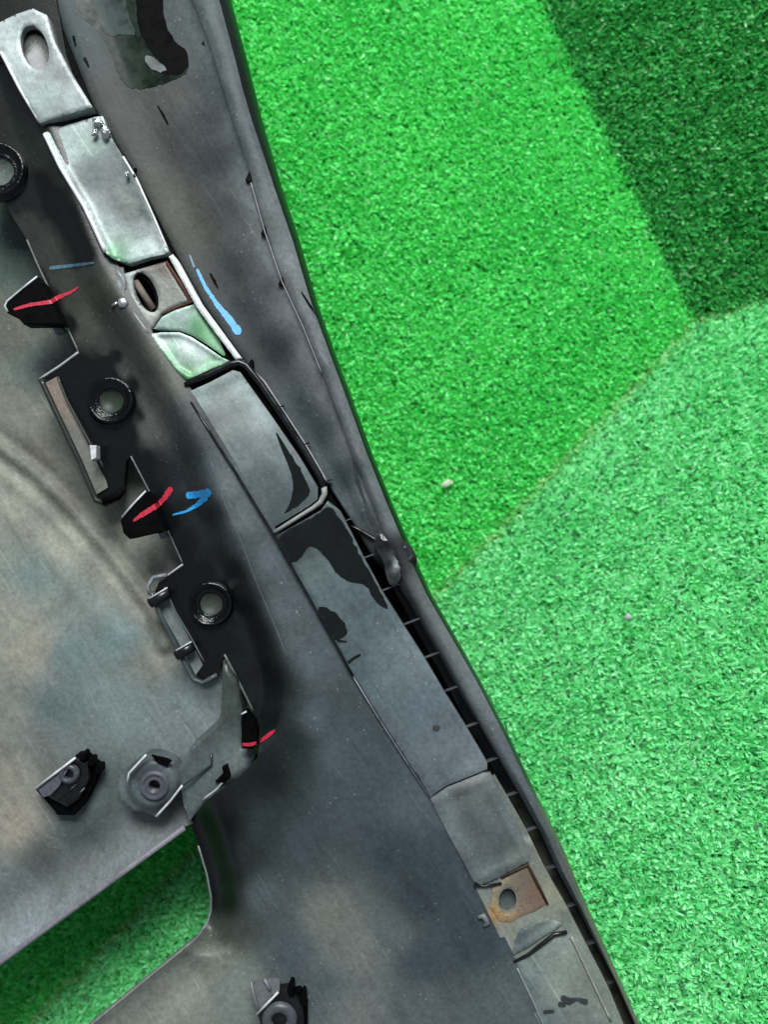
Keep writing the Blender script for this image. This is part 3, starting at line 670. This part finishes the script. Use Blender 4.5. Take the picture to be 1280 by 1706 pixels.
# segment 2: long pressed plate
s2 = [(73, 222), (112, 209), (160, 195), (171, 194), (183, 226), (226, 296), (281, 419), (273, 424), (245, 430), (215, 440), (189, 432), (178, 424), (142, 349), (101, 281)]
def h2(P):
    dl = dist_poly(P, [(70, 216), (101, 281), (142, 349), (178, 428)]); dr = dist_poly(P, [(170, 190), (226, 296), (283, 424)])
    return 2 + 8 * np.exp(-(dl / 9) ** 2) + 4 * np.exp(-(dr / 8) ** 2) + 4 * np.exp(-(dist_poly(P, [(175, 210), (160, 200)]) / 12) ** 2) + 6 * sstep(395, 440, P[:, 1])
c2 = colour_field([((105, 260), (190, 198, 198)), ((100, 230), (182, 196, 192)), ((150, 210), (204, 212, 210)), ((150, 240), (165, 182, 172)), ((180, 280), (124, 128, 125)), ((160, 300), (104, 108, 112)), ((150, 280), (112, 116, 118)), ((200, 320), (126, 128, 125)), ((220, 360), (142, 145, 142)), ((210, 340), (128, 131, 128)), ((170, 330), (150, 156, 155)), ((190, 380), (196, 204, 202)), ((250, 390), (178, 182, 180)), ((265, 425), (210, 216, 216)), ((195, 422), (92, 150, 108)), ((150, 350), (190, 198, 198)), ((230, 420), (180, 196, 190))])  # green spot and bright edges are reflections put into the base colour
sheet('pressed_plate', s2, h2, M['steel'], bump, (lambda P: c2(P) * 0.95), step=4, skirt=16, rnd=(3, 1.5))
edge_tube([(75, 224), (101, 279), (142, 347), (176, 420)], 4.0, bump, (232, 238, 238), 'bracket_bead', 0, lambda P: np.full(len(P), 9.0), M['steel'])  # near-white beads paint the bracket's edge highlights
edge_tube([(205, 262), (228, 300), (256, 362), (280, 418)], 2.2, bump, (226, 232, 230), 'bracket_bead', 0, lambda P: np.full(len(P), 5.5), M['steel'])
edge_tube([(2, 88), (34, 150), (66, 203)], 3.2, bump, (230, 234, 234), 'bracket_bead', 0, lambda P: np.full(len(P), 11.0), M['steel'])
# sparkling crumpled corner
for (x, y, a, b) in [(163, 205, 9, 6), (176, 222, 7, 10), (158, 222, 6, 4), (212, 292, 5, 3)]:
    o = bpy.data.objects.new('burr', me.copy()); o.data.materials[0] = M['bolt']; col.objects.link(o); o.parent = bump
    o.location = Wp(x, y, 9); o.scale = (a * S, b * S, 4 * S); o.rotation_euler = (0.3, 0.2, x)
# segment 3: nut plate with slot
s3 = [(205, 457), (235, 448), (276, 436), (318, 503), (292, 512), (270, 523), (252, 550), (215, 507)]
c3 = colour_field([((270, 470), (150, 148, 140)), ((285, 500), (140, 138, 132)), ((215, 470), (170, 172, 172)), ((250, 540), (188, 182, 178)), ((262, 525), (170, 168, 160)), ((275, 442), (110, 80, 70))])
nutp = sheet('nut_plate', s3, 0.0, M['nutgrey'], bump, c3, holes=[ellipse(243, 487, 17, 36, -24)], step=4, skirt=12, rnd=(4, 3))
tube('rust_edge', [(277, 436, 1), (300, 472, 1), (319, 504, 1), (296, 512, 1), (272, 524, 1)], [2, 3, 3, 2.4, 2], M['nut'], nutp, 6, (92, 44, 28))
tube('slot_insert', [(226, 470, -12), (240, 492, -11), (256, 516, -12)], 6, M['nut'], nutp, 8, (120, 110, 100))
edge_tube([(196, 452), (207, 470), (205, 500), (228, 530), (247, 556)], 4, bump, (150, 155, 155), 'bracket_bead', 0, lambda P: np.full(len(P), 0.0), M['steel'])
# white right rim + saddle, reflections painted into the saddle colours
rim_f = flat((220, 226, 224)); rim_c = lambda P: rim_f(P) * 1.45
sheet('bracket_rim', [(281, 428), (288, 424), (296, 433), (337, 507), (403, 597), (394, 601), (327, 512)], 5.0, M['steel'], bump, rim_c, step=3, skirt=14, rnd=(5, 3))
su = [(256, 548), (270, 528), (292, 517), (323, 507), (330, 514), (396, 600), (372, 593), (345, 574), (320, 559), (300, 551)]
sheet('saddle', su, lambda P: 4 - 0.10 * dist_poly(P, [(270, 528), (323, 507)]) - 7 * np.exp(-(dist_poly(P, [(330, 514), (396, 600)]) / 14) ** 2), M['steel'], bump, colour_field([((280, 540), (176, 200, 188)), ((330, 540), (84, 152, 96)), ((360, 575), (132, 178, 136)), ((300, 525), (190, 206, 200))]), step=3, skirt=12, rnd=(3, 1.5))  # green patches paint turf reflections into the base colour
sl = [(249, 557), (270, 554), (299, 554), (319, 562), (344, 578), (370, 596), (384, 602), (345, 618), (308, 636)]
def h_sl(P):
    d = dist_poly(P, chaikin(sl, 1), True); return -3 + 7 * np.exp(-(d / 7) ** 2) + 5 * np.exp(-(np.hypot(P[:, 0] - 310, P[:, 1] - 585) / 26) ** 2)
sheet('saddle', sl, h_sl, M['steel'], bump, colour_field([((310, 580), (240, 248, 248)), ((280, 590), (104, 172, 116)), ((310, 622), (72, 146, 82)), ((350, 606), (120, 182, 128)), ((270, 565), (226, 236, 232)), ((340, 590), (222, 236, 230)), ((330, 575), (238, 246, 244))]), step=3, skirt=12, rnd=(3, 2))  # white centre and green sides paint the bowl's reflections
# bolt and clip on the left of the nut plate
lathe('bolt', 203, 504, [(0.01, 9), (7, 9), (9.5, 6), (9.5, -14)], M['bolt'], bump, 6)
tube('bolt_tail', [(186, 510, 0), (196, 505, 3)], 3, M['bolt'], bump, 6)
box('clip', [(192, 444), (206, 446), (210, 482), (197, 486)], 3, 14, M['bolt'], bump, 2)
box('clip', [(180, 448), (188, 450), (192, 480), (182, 478)], -4, 14, M['grey'], bump, 2)
# segment 5: framed tray
s5 = [(314, 653), (350, 637), (388, 617), (400, 620), (455, 697), (500, 762), (530, 812), (529, 832), (515, 843), (454, 880), (395, 787), (330, 677)]
c5 = colour_field([((330, 660), (176, 188, 184)), ((390, 630), (178, 186, 186)), ((360, 670), (142, 145, 142)), ((400, 690), (134, 138, 138)), ((350, 700), (134, 136, 134)), ((430, 690), (168, 174, 176)), ((400, 740), (112, 120, 122)), ((470, 750), (120, 126, 130)), ((440, 800), (88, 97, 100)), ((480, 840), (84, 92, 95)), ((470, 870), (80, 90, 94))])
tray = sheet('tray_floor', s5, lambda P: -4 + 7 * np.exp(-(dist_poly(P, [(330, 645), (400, 615)]) / 16) ** 2), M['strip'], bump, c5, step=4, skirt=6)
tube('tray_rim', [(308, 641, 1), (345, 626, 2), (384, 607, 3), (398, 604, 3), (410, 609, 3), (435, 640, 2), (465, 684, 2), (505, 746, 2), (532, 792, 2), (540, 812, 1)], [4, 5, 5.5, 5.5, 5.5, 5.5, 5.5, 5.5, 5.5, 5], M['black'], bump, 10)
tube('tray_rim', [(540, 811, 1), (541, 823, 1), (534, 837, 0), (522, 846, 0), (490, 866, -1), (457, 887, -1)], [5, 5, 4.5, 3.6, 3.4, 3.6], M['strip'], bump, 8, (150, 154, 150))
edge_tube([(404, 602), (440, 636), (470, 682), (508, 740), (545, 803)], 2.2, bump, (150, 152, 158), 'bracket_bead', 0, lambda P: np.full(len(P), -4.0))  # pale bead paints a highlight line beside the tray
# segment 6: long satin strip
R6 = [(float(BR(y)) - 1, y) for y in range(850, 1275, 12)]; L6 = [(float(BL(y)) + 2, y) for y in range(1328, 895, -20)]
s6 = [(459, 893), (500, 870), (535, 850), (546, 834)] + R6 + [(812, 1281), (800, 1286), (745, 1308), (718, 1326)] + L6
c6 = colour_field([((480, 900), (60, 66, 66)), ((520, 960), (98, 110, 114)), ((560, 1000), (96, 107, 112)), ((600, 1010), (90, 101, 107)), ((590, 1060), (94, 106, 112)), ((640, 1100), (106, 116, 123)), ((610, 1110), (92, 104, 111)), ((700, 1180), (100, 111, 119)), ((660, 1200), (96, 106, 114)), ((740, 1260), (106, 114, 122)), ((790, 1280), (124, 130, 136)), ((720, 1300), (96, 104, 112)), ((700, 1100), (110, 119, 126))])
strip = sheet('satin_strip', s6, lambda P: 1 + 2.5 * np.sin(np.clip((P[:, 0] - BL(P[:, 1])) / (BR(P[:, 1]) - BL(P[:, 1]) + 1e-6), 0, 1) * math.pi), M['strip'], bump, c6, step=5, skirt=24, rnd=(2.5, 1.2))
lathe('locating_hole', 727, 1212, [(0.01, 3.9), (4.5, 4.2), (6.0, 4.0), (6.5, 3)], M['smudge'], strip, 16)
tube('strip_seam', [(318, 670, 2), (350, 720, 2.5), (390, 782, 2.5), (453, 886, 3), (518, 1000, 3), (560, 1074, 3), (588, 1126, 2)], 2.0, M['black'], bump, 6)
tube('strip_seam', [(588, 1126, 0), (625, 1187, 0), (660, 1242, 0), (718, 1332, 0)], 1.3, M['grey'], bump, 6)
# segment 7: square pad
s7 = [(717, 1331), (745, 1311), (806, 1287), (818, 1288), (850, 1350), (884, 1420), (882, 1434), (838, 1458), (802, 1474), (790, 1468), (750, 1395)]
def h7(P): return 3 + 3.5 * np.exp(-((dist_poly(P, s7, True) - 12) / 8) ** 2) - 1.0
c7 = colour_field([((780, 1370), (86, 92, 96)), ((830, 1400), (88, 94, 97)), ((740, 1340), (108, 114, 118)), ((790, 1305), (128, 130, 128)), ((770, 1320), (98, 100, 102)), ((745, 1390), (126, 132, 136)), ((800, 1462), (116, 124, 126)), ((870, 1430), (120, 124, 120)), ((850, 1370), (112, 118, 120)), ((800, 1430), (92, 98, 104)), ((820, 1340), (104, 108, 110))])
sheet('square_pad', s7, h7, M['strip'], bump, c7, step=5, skirt=10, rnd=(3, 1))
# segment 8: rusted nut plate
s8 = [(838, 1464), (880, 1441), (912, 1505), (893, 1517), (868, 1526), (852, 1536), (832, 1534), (818, 1512), (820, 1482)]
c8 = colour_field([((880, 1460), (124, 104, 88)), ((895, 1490), (146, 98, 82)), ((860, 1470), (130, 118, 100)), ((880, 1500), (132, 112, 104)), ((870, 1515), (160, 130, 112)), ((825, 1525), (200, 148, 84)), ((835, 1478), (166, 150, 124)), ((850, 1532), (176, 140, 104)), ((820, 1490), (170, 156, 128))])
nut2 = sheet('rusty_nut_plate', s8, -1.0, M['nut'], bump, c8, holes=[ellipse(846, 1500, 17, 23, 4)], step=4, skirt=8, rnd=(3, 1))
tube('rust_edge', [(836, 1462, 0), (858, 1450, 1), (880, 1440, 1), (896, 1472, 1), (913, 1506, 0)], [1.5, 2, 2.4, 2.6, 1.8], M['nut'], nut2, 6, (70, 40, 24))
lathe('hole_bottom', 846, 1500, [(0.01, -15), (28, -15), (29, -10)], M['skin'], base, 20, (84, 92, 92))
lathe('hole_bottom', 243, 490, [(0.01, -50), (44, -50), (44, -16)], M['skin'], nutp, 20, (34, 32, 30))
lathe('hole_bottom', 58, 80, [(0.01, -42), (50, -42), (50, -14)], M['skin'], base, 20, (24, 26, 26))
tube('weld_blob', [(797, 1528, -3), (805, 1525, -2), (813, 1537, -2), (806, 1542, -3)], [3, 5, 5, 3], M['strip'], base, 8, (118, 124, 126))
tube('split_line', [(790, 1474, 0), (808, 1476, 0), (836, 1471, 0)], [3, 2, 2.5], M['black'], base, 6)
sad2 = [(855, 1590), (858, 1566), (868, 1550), (892, 1536), (915, 1528), (938, 1538), (925, 1549), (905, 1560), (880, 1578)]
sheet('saddle', sad2, lambda P: 4 - 5 * np.exp(-((dist_poly(P, [(855, 1590), (905, 1560), (938, 1538)]) - 14) / 12) ** 2), M['strip'], bump, colour_field([((870, 1565), (96, 104, 110)), ((900, 1545), (118, 128, 124)), ((860, 1585), (110, 118, 124)), ((925, 1540), (126, 134, 128))]), step=4, skirt=6, rnd=(3, 2))
tube('step_line', [(856, 1602, -2), (880, 1590, -2), (906, 1570, -1), (924, 1556, -1), (945, 1552, -1)], [2, 3, 3.4, 3.6, 3], M['black'], base, 8)
edge_tube([(862, 1612), (885, 1660), (908, 1712)], 1.8, base, (150, 156, 158), 'pale_bead', 0, lambda P: np.full(len(P), -1.5))
edge_tube([(952, 1560), (985, 1630), (1018, 1700)], 2.0, base, (158, 160, 148), 'pale_bead', 0, lambda P: np.full(len(P), -1.5))

# ---- mounting bosses in the channel
def boss(cx, cy, r, ri, hh, c):
    f0 = float(main_h(np.array([[cx, cy]]))[0])
    o = lathe('boss_ring', cx, cy, [(r + 7, f0 - 2), (r + 2, f0 + 1), (r + 1, f0 + hh), (r - 2, f0 + hh + 1.5), (r - 4, f0 + hh), (r - 7, f0 + hh * 0.7), (r - 11, f0 + hh * 0.45), (ri + 5, f0 + hh * 0.35), (ri + 2, f0 + hh * 0.5), (ri, f0 + hh * 0.3), (ri - 0.6, f0 - 4)], M['boss'], bump, 44, None, 0.012)
    lathe('boss_hole', cx - 1, cy, [(0.01, f0 + 1.0), (ri, f0 + 1.0), (ri + 0.5, f0 + 3)], M['skin'], o, 28, c)
boss(2, 288, 44, 24, 12, (92, 104, 98))
boss(187, 668, 38, 21, 9, (58, 68, 60))
boss(353, 1005, 37, 20, 10, (62, 70, 64))

# ---- clip windows at the edge of the channel
win = sheet('clip_window', [(72, 640), (94, 628), (150, 748), (176, 800), (180, 812), (160, 824)], lambda P: main_h(P) + 2.5, M['skin'], bump, colour_field([((95, 660), (138, 120, 110)), ((140, 760), (128, 124, 118)), ((165, 815), (124, 120, 112))]), step=5, skirt=5)
edge_tube([(68, 632), (90, 680), (132, 768), (160, 834), (178, 840)], 5, win, (44, 48, 46), 'window_frame', 0, lambda P: np.full(len(P), -34.0))
edge_tube([(96, 628), (112, 668), (152, 742), (172, 778)], 2.2, win, (62, 66, 62), 'window_frame', 0, lambda P: np.full(len(P), -34.0))
box('clip_catch', [(149, 742), (161, 742), (161, 764), (152, 768)], -14, 16, M['edge'], win, 2)
tube('window_foot', [(172, 836, -24), (196, 826, -24), (206, 815, -26)], [7, 8, 6], M['void'], win, 8)
win2 = sheet('clip_window', [(262, 1008), (280, 998), (314, 1062), (338, 1108), (326, 1124), (300, 1075)], lambda P: main_h(P) + 2.5, M['skin'], bump, flat((118, 126, 124)), step=5, skirt=5)
edge_tube([(252, 985), (266, 1022), (300, 1090), (322, 1132), (338, 1138), (362, 1124)], 4.5, win2, (66, 76, 78), 'window_frame', 0, lambda P: np.full(len(P), -52.0))
edge_tube([(274, 978), (292, 1018), (318, 1062), (340, 1102)], 1.5, win2, (90, 96, 96), 'window_frame', 0, lambda P: np.full(len(P), -48.0))
edge_tube([(278, 958), (256, 962), (246, 976), (250, 990)], 4, win2, (128, 134, 142), 'window_loop', 0, lambda P: np.full(len(P), -56.0))
for (x0, y0, x1, y1) in [(250, 1005, 282, 986), (294, 1092, 322, 1076)]:
    tube('hinge_pin', [(x0, y0, -46), (x1, y1, -46)], 9, M['black'], win2, 12)
    tube('pin_highlight', [(x0 - 1, y0 - 8, -40), (x1 - 3, y1 - 7, -40)], 1.4, M['edge'], win2, 6)  # white bar paints the highlight along each pin

# ---- black snap tabs (each carries a red stroke)
def tab(poly, h, ridge, t=26):
    o = box('snap_tab', poly, h, t, M['void'], bump, 2)
    tube('tab_ridge', [(p[0], p[1], h + 1) for p in ridge], 1.8, M['edge'], o, 6)
    return o
tab([(8, 506), (20, 494), (62, 460), (70, 470), (88, 505), (104, 540), (40, 541), (30, 530), (12, 522)], 0, [(62, 461), (36, 482), (12, 502), (8, 510), (13, 520)])
tab([(201, 868), (208, 856), (243, 818), (252, 828), (268, 862), (277, 884), (216, 898), (206, 888)], -4, [(243, 818), (222, 840), (203, 862)])
tab([(402, 1189), (410, 1184), (424, 1200), (430, 1222), (428, 1240), (420, 1248), (403, 1246)], -18, [(402, 1190), (411, 1185)], 20)
box('tab_foot', [(86, 545), (100, 541), (106, 552), (92, 556)], -30, 20, M['grey'], bump, 2)
box('tab_foot', [(262, 888), (276, 886), (280, 894), (268, 898)], -30, 20, M['grey'], bump, 2)

# ---- grey plates and screw housing above the opening
pl = sheet('corner_plate', [(372, 1100), (395, 1135), (404, 1185), (402, 1245), (422, 1250), (424, 1262), (412, 1280), (350, 1328), (316, 1366), (306, 1340), (302, 1312), (296, 1282), (318, 1244), (360, 1205), (368, 1190)],
           lambda P: -46 + 6 * np.sin(P[:, 0] / 22) * np.sin(P[:, 1] / 27), M['strip'], bump, colour_field([((345, 1220), (78, 84, 86)), ((320, 1270), (94, 101, 104)), ((370, 1250), (96, 104, 106)), ((380, 1180), (82, 88, 84)), ((385, 1130), (66, 72, 67)), ((330, 1330), (92, 100, 103)), ((410, 1265), (112, 120, 118)), ((380, 1300), (88, 96, 98))]), step=5, skirt=46, rnd=(6, 5))
edge_tube([(300, 1312), (330, 1290), (352, 1274), (352, 1255)], 2, pl, (60, 66, 70), 'plate_crease', 0, lambda P: np.full(len(P), -42.0))
edge_tube([(338, 1332), (362, 1314), (382, 1290)], 2.2, pl, (166, 172, 172), 'plate_bead', 0, lambda P: np.full(len(P), -38.0))
box('torn_clip', [(358, 1302), (372, 1288), (370, 1278), (378, 1274), (384, 1292), (372, 1304)], -34, 14, M['void'], pl, 2)
hs = sheet('screw_housing', [(196, 1312), (200, 1292), (214, 1278), (244, 1256), (262, 1256), (288, 1268), (300, 1288), (302, 1314), (262, 1362), (240, 1352), (222, 1350), (202, 1334)],
           lambda P: -38 - 16 * sstep(0, 1, (np.hypot(P[:, 0] - 256, P[:, 1] - 1306) - 34) / 16), M['strip'], bump, colour_field([((256, 1300), (72, 74, 82)), ((230, 1285), (70, 71, 80)), ((275, 1335), (70, 72, 82)), ((206, 1310), (104, 111, 115)), ((222, 1340), (98, 106, 110)), ((290, 1280), (100, 106, 112)), ((245, 1345), (96, 104, 110))], soft=5), holes=[ellipse(259, 1309, 10, 11, 0, 20)], step=4, skirt=50, rnd=(4, 3))
lathe('screw_boss', 258, 1308, [(26, -39), (24, -34), (20, -33), (18, -36), (13, -34), (10.5, -34), (10, -60), (0.01, -60)], M['strip'], hs, 32, (86, 88, 96))
edge_tube([(212, 1304), (215, 1288), (244, 1257)], 2.2, hs, (214, 216, 220), 'housing_ridge', 0, lambda P: np.full(len(P), -30.0))
edge_tube([(260, 1360), (284, 1334), (304, 1308)], 2.2, hs, (214, 216, 220), 'housing_ridge', 0, lambda P: np.full(len(P), -30.0))
box('housing_slot', [(252, 1258), (278, 1264), (286, 1268), (278, 1277), (262, 1270)], -33.5, 6, M['void'], hs, 1)

# ---- loose-looking push-in clips on the skin
def skin_clip(dx, dy, big):
    T = lambda pts: [(p[0] + dx, p[1] + dy) for p in pts]
    o = box('push_clip', T([(62, 1314), (126, 1262), (148, 1270), (150, 1296), (132, 1330), (112, 1344), (86, 1330)]), -56, 52, M['black'], bump, 3)
    box('clip_base', T([(60, 1316), (92, 1290), (128, 1256), (142, 1256), (168, 1278), (160, 1302), (142, 1338), (124, 1358), (96, 1357), (84, 1342)]), -66, 40, M['void'], o, 3)
    for q in ((96, 1334, 128, 1306), (112, 1342, 142, 1312)):
        tube('clip_rib', [(q[0] + dx, q[1] + dy, -56), (q[2] + dx, q[3] + dy, -56)], 2.2, M['black'], o, 6)
    lathe('clip_socket', 116 + dx, 1288 + dy, [(18, -53), (16, -46), (11, -45), (9, -47), (8.5, -70), (0.01, -70)], M['strip'], o, 28, (74, 78, 84))
    tube('clip_blade', [(58 + dx, 1314 + dy, -46), (126 + dx, 1262 + dy, -44)], 2.3, M['edge'], o, 6)  # white edge paints the blade's highlight
    sheet('clip_face', T([(64, 1316), (122, 1268), (108, 1290), (98, 1310), (84, 1324), (72, 1328)]), -48.0, M['strip'], o, flat((92, 96, 104)), step=6, skirt=6)
    for (x, y) in [(137, 1261), (150, 1270), (163, 1282)]:
        box('clip_tooth', T([(x - 6, y + 3), (x, y - 8), (x + 5, y - 6), (x + 5, y + 6), (x - 2, y + 6)]), -50, 22, M['void'], o, 1)
    box('clip_foot', T([(92, 1356), (98, 1348), (132, 1332), (138, 1340), (122, 1358)]), -68, 34, M['void'], o, 1)
    return o
skin_clip(0, 0, 0)
c3_ = box('push_clip', [(430, 1690), (452, 1654), (480, 1650), (504, 1668), (508, 1720), (440, 1726)], -14, 30, M['black'], bump, 3)
box('clip_base', [(440, 1692), (466, 1656), (500, 1650), (512, 1674), (512, 1735), (446, 1735)], -22, 30, M['void'], c3_, 3)
lathe('clip_socket', 466, 1696, [(30, -15), (27, -6), (18, -5), (13, -8), (12, -36), (0.01, -36)], M['strip'], c3_, 28, (78, 82, 88))
tube('clip_blade', [(427, 1690, -8), (464, 1652, -6)], 2.2, M['edge'], c3_, 6)
tube('clip_blade', [(418, 1634, -12), (424, 1662, -10), (432, 1686, -9)], [2, 3, 2], M['grey'], c3_, 6)
tube('clip_blade', [(440, 1630, -12), (450, 1648, -10)], [2.4, 3], M['grey'], c3_, 6)
sheet('clip_face', [(422, 1640), (442, 1634), (466, 1634), (466, 1650), (440, 1674), (430, 1682)], -14.0, M['strip'], c3_, flat((108, 112, 116)), step=6, skirt=10)
for (x, y) in [(484, 1647), (504, 1662)]:
    box('clip_tooth', [(x - 6, y + 4), (x, y - 8), (x + 5, y - 5), (x + 6, y + 14), (x - 2, y + 14)], -12, 22, M['void'], c3_, 1)

# ================================================================== marks and wet films lying on the surfaces
bpy.context.view_layer.update()
bv = []; bf = []
for o in built:
    mw = o.matrix_world; k = len(bv)
    bv += [mw @ v.co for v in o.data.vertices]; bf += [tuple(i + k for i in p.vertices) for p in o.data.polygons]
tree = BVHTree.FromPolygons(bv, bf)
eye = Vector((0, 0, D * S))
mk = len(main.data.vertices)
tray_tree = BVHTree.FromPolygons([v.co.copy() for v in tray.data.vertices], [tuple(p.vertices) for p in tray.data.polygons])
main_tree = BVHTree.FromPolygons([v.co.copy() for v in main.data.vertices], [tuple(p.vertices) for p in main.data.polygons])
def drape(P, lift, tr=None):
    out = []
    for (x, y) in P:
        d = (Vector(Wp(x, y, 0)) - eye).normalized(); loc, nrm, i, t = (tr or tree).ray_cast(eye, d)
        if loc is None: loc = Vector(Wp(x, y, -60))
        out.append(loc - d * lift * S)
    return np.array([tuple(v) for v in out])
def film(name, poly, mat, parent, step=5, lift=0.7, smooth=2, tr=None):
    B = resample(chaikin(poly, smooth), 5)
    nz = np.array([mn.noise(Vector((p[0] / 9, p[1] / 9, 1))) + 0.6 * mn.noise(Vector((p[0] / 4, p[1] / 4, 5))) for p in B]) * 3.2
    ctr = B.mean(0); B = B + (B - ctr) / np.linalg.norm(B - ctr, axis=1)[:, None] * nz[:, None]
    P, F, _ = triangulate(B, [], step)
    a = P[F[:, 1]] - P[F[:, 0]]; b = P[F[:, 2]] - P[F[:, 0]]; F = np.where(((a[:, 0] * b[:, 1] - a[:, 1] * b[:, 0]) > 0)[:, None], F[:, ::-1], F)
    return link(name, drape(P, lift, tr), [tuple(int(i) for i in f) for f in F], mat, parent, None, True, False)
def stroke(name, pts, ws, mat, parent, lift=1.0):
    L = np.asarray(pts, float); W_ = np.asarray(ws, float)
    n = 44; s = np.linspace(0, len(L) - 1, n); x = np.interp(s, range(len(L)), L[:, 0]); y = np.interp(s, range(len(L)), L[:, 1]); w = np.interp(s, range(len(L)), W_)
    ln = np.concatenate([[0], np.cumsum(np.hypot(np.diff(x), np.diff(y)))])
    e = np.minimum(ln, ln[-1] - ln) / np.maximum(w / 2, 0.1); w = w * (1 + 0.10 * rng.standard_normal(n)) * np.sqrt(np.clip(1 - (1 - np.clip(e, 0, 1)) ** 2, 0.06, 1))
    T = np.gradient(np.stack([x, y], 1), axis=0); T /= np.linalg.norm(T, axis=1)[:, None]; Nn = np.stack([-T[:, 1], T[:, 0]], 1)
    C = np.stack([x, y], 1); rows = [C + Nn * (w * k / 2)[:, None] for k in (-1, 0, 1)]
    P = np.concatenate(rows); F = []
    for r in range(2):
        for i in range(n - 1): F.append((r * n + i, r * n + i + 1, (r + 1) * n + i + 1, (r + 1) * n + i))
    return link(name, drape(P, lift), F, mat, parent, None, True, False)

film('wet_patch', [(458, 896), (500, 872), (536, 853), (548, 840), (575, 874), (604, 932), (634, 985), (650, 1016), (638, 1012), (622, 998), (612, 974), (585, 970), (562, 957), (548, 934), (530, 914), (514, 908), (508, 922), (488, 940), (476, 926)], M['wet'], strip, 5, 0.8, 1)
film('wet_patch', [(523, 1008), (553, 1016), (572, 1034), (580, 1050), (578, 1058), (565, 1066), (556, 1066)], M['wet'], strip, 4, 0.8, 1)
stroke('wet_run', [(562, 1067), (578, 1069)], [4, 2], M['wet'], strip)
stroke('wet_run', [(580, 1104), (590, 1096), (601, 1090)], [5, 4, 4], M['wet'], strip)
film('wet_patch', [(458, 716), (478, 746), (510, 798), (518, 822), (507, 834), (470, 860), (484, 838), (490, 808), (482, 778), (468, 746)], M['wet'], tray, 5, 0.8, 1, tray_tree)
film('wet_patch', [(124, -10), (225, -10), (240, 38), (262, 76), (288, 92), (314, 86), (314, 120), (296, 132), (240, 150), (212, 146), (196, 124), (184, 86), (162, 50), (132, 24)], M['wetgreen'], fl, 6, 0.8, 1)
film('wet_patch', [(226, -10), (272, -10), (272, 30), (290, 70), (314, 86), (313, 118), (290, 128), (262, 118), (280, 118), (262, 96), (240, 76), (228, 40)], M['void'], fl, 6, 1.5, 1)
film('dry_patch', [(150, -10), (205, -10), (215, 30), (230, 60), (205, 58), (180, 62), (162, 30)], M['drywet'], fl, 6, 1.5, 1)
film('dry_patch', [(240, 92), (256, 96), (278, 114), (276, 119), (256, 120), (244, 106)], M['drygrey'], fl, 5, 2.4, 1)
for pts, ws in [([(262, 176), (272, 192), (280, 208)], [2, 4, 3]), ([(350, 455), (358, 470), (364, 482)], [4, 5, 1]), ([(226, 280), (224, 296)], [6, 4]), ([(122, 60), (126, 78)], [5, 3]), ([(140, 96), (148, 112)], [6, 3]), ([(502, 486), (516, 508), (530, 530)], [2, 4, 1])]:
    stroke('scratch', pts, ws, M['void'], fl, 1.0)
for pts, ws in [([(935, 1660), (948, 1668), (962, 1664), (980, 1670)], [10, 12, 6, 12]), ([(930, 1672), (944, 1674)], [10, 8]), ([(905, 1686), (924, 1684)], [7, 6])]:
    stroke('smudge', pts, ws, M['smudge'], base, 0.9)
stroke('scuff', [(588, 768), (595, 800), (606, 830), (616, 858), (630, 886)], [2, 6, 4, 8, 9], M['smudge'], fl, 0.9)
# markers
stroke('blue_marker_stroke', [(316, 425), (324, 446)], [3, 4], M['palblue'], fl)
stroke('blue_marker_stroke', [(328, 448), (342, 478), (362, 508), (382, 532), (400, 557)], [5, 6, 8, 11, 14], M['blue'], fl)
stroke('blue_marker_stroke', [(82, 447), (110, 444), (158, 438)], [6, 6, 3], M['palblue'], main)
stroke('blue_marker_stroke', [(287, 858), (310, 852), (328, 842), (345, 826)], [3, 4, 7, 12], M['blue'], main)
stroke('blue_marker_stroke', [(310, 826), (328, 824), (352, 820)], [13, 11, 15], M['blue'], main, 1.4)
stroke('red_marker_stroke', [(22, 516), (50, 508), (85, 503), (96, 496), (116, 488), (132, 478)], [4, 6, 7, 7, 5, 2], M['red'], main)
stroke('red_marker_stroke', [(222, 868), (236, 858), (252, 848), (262, 842), (274, 830), (286, 812)], [4, 8, 9, 8, 9, 9], M['red'], main)
stroke('red_marker_stroke', [(402, 1240), (418, 1240), (432, 1236), (448, 1224), (458, 1216)], [6, 6, 5, 6, 4], M['red'], main)
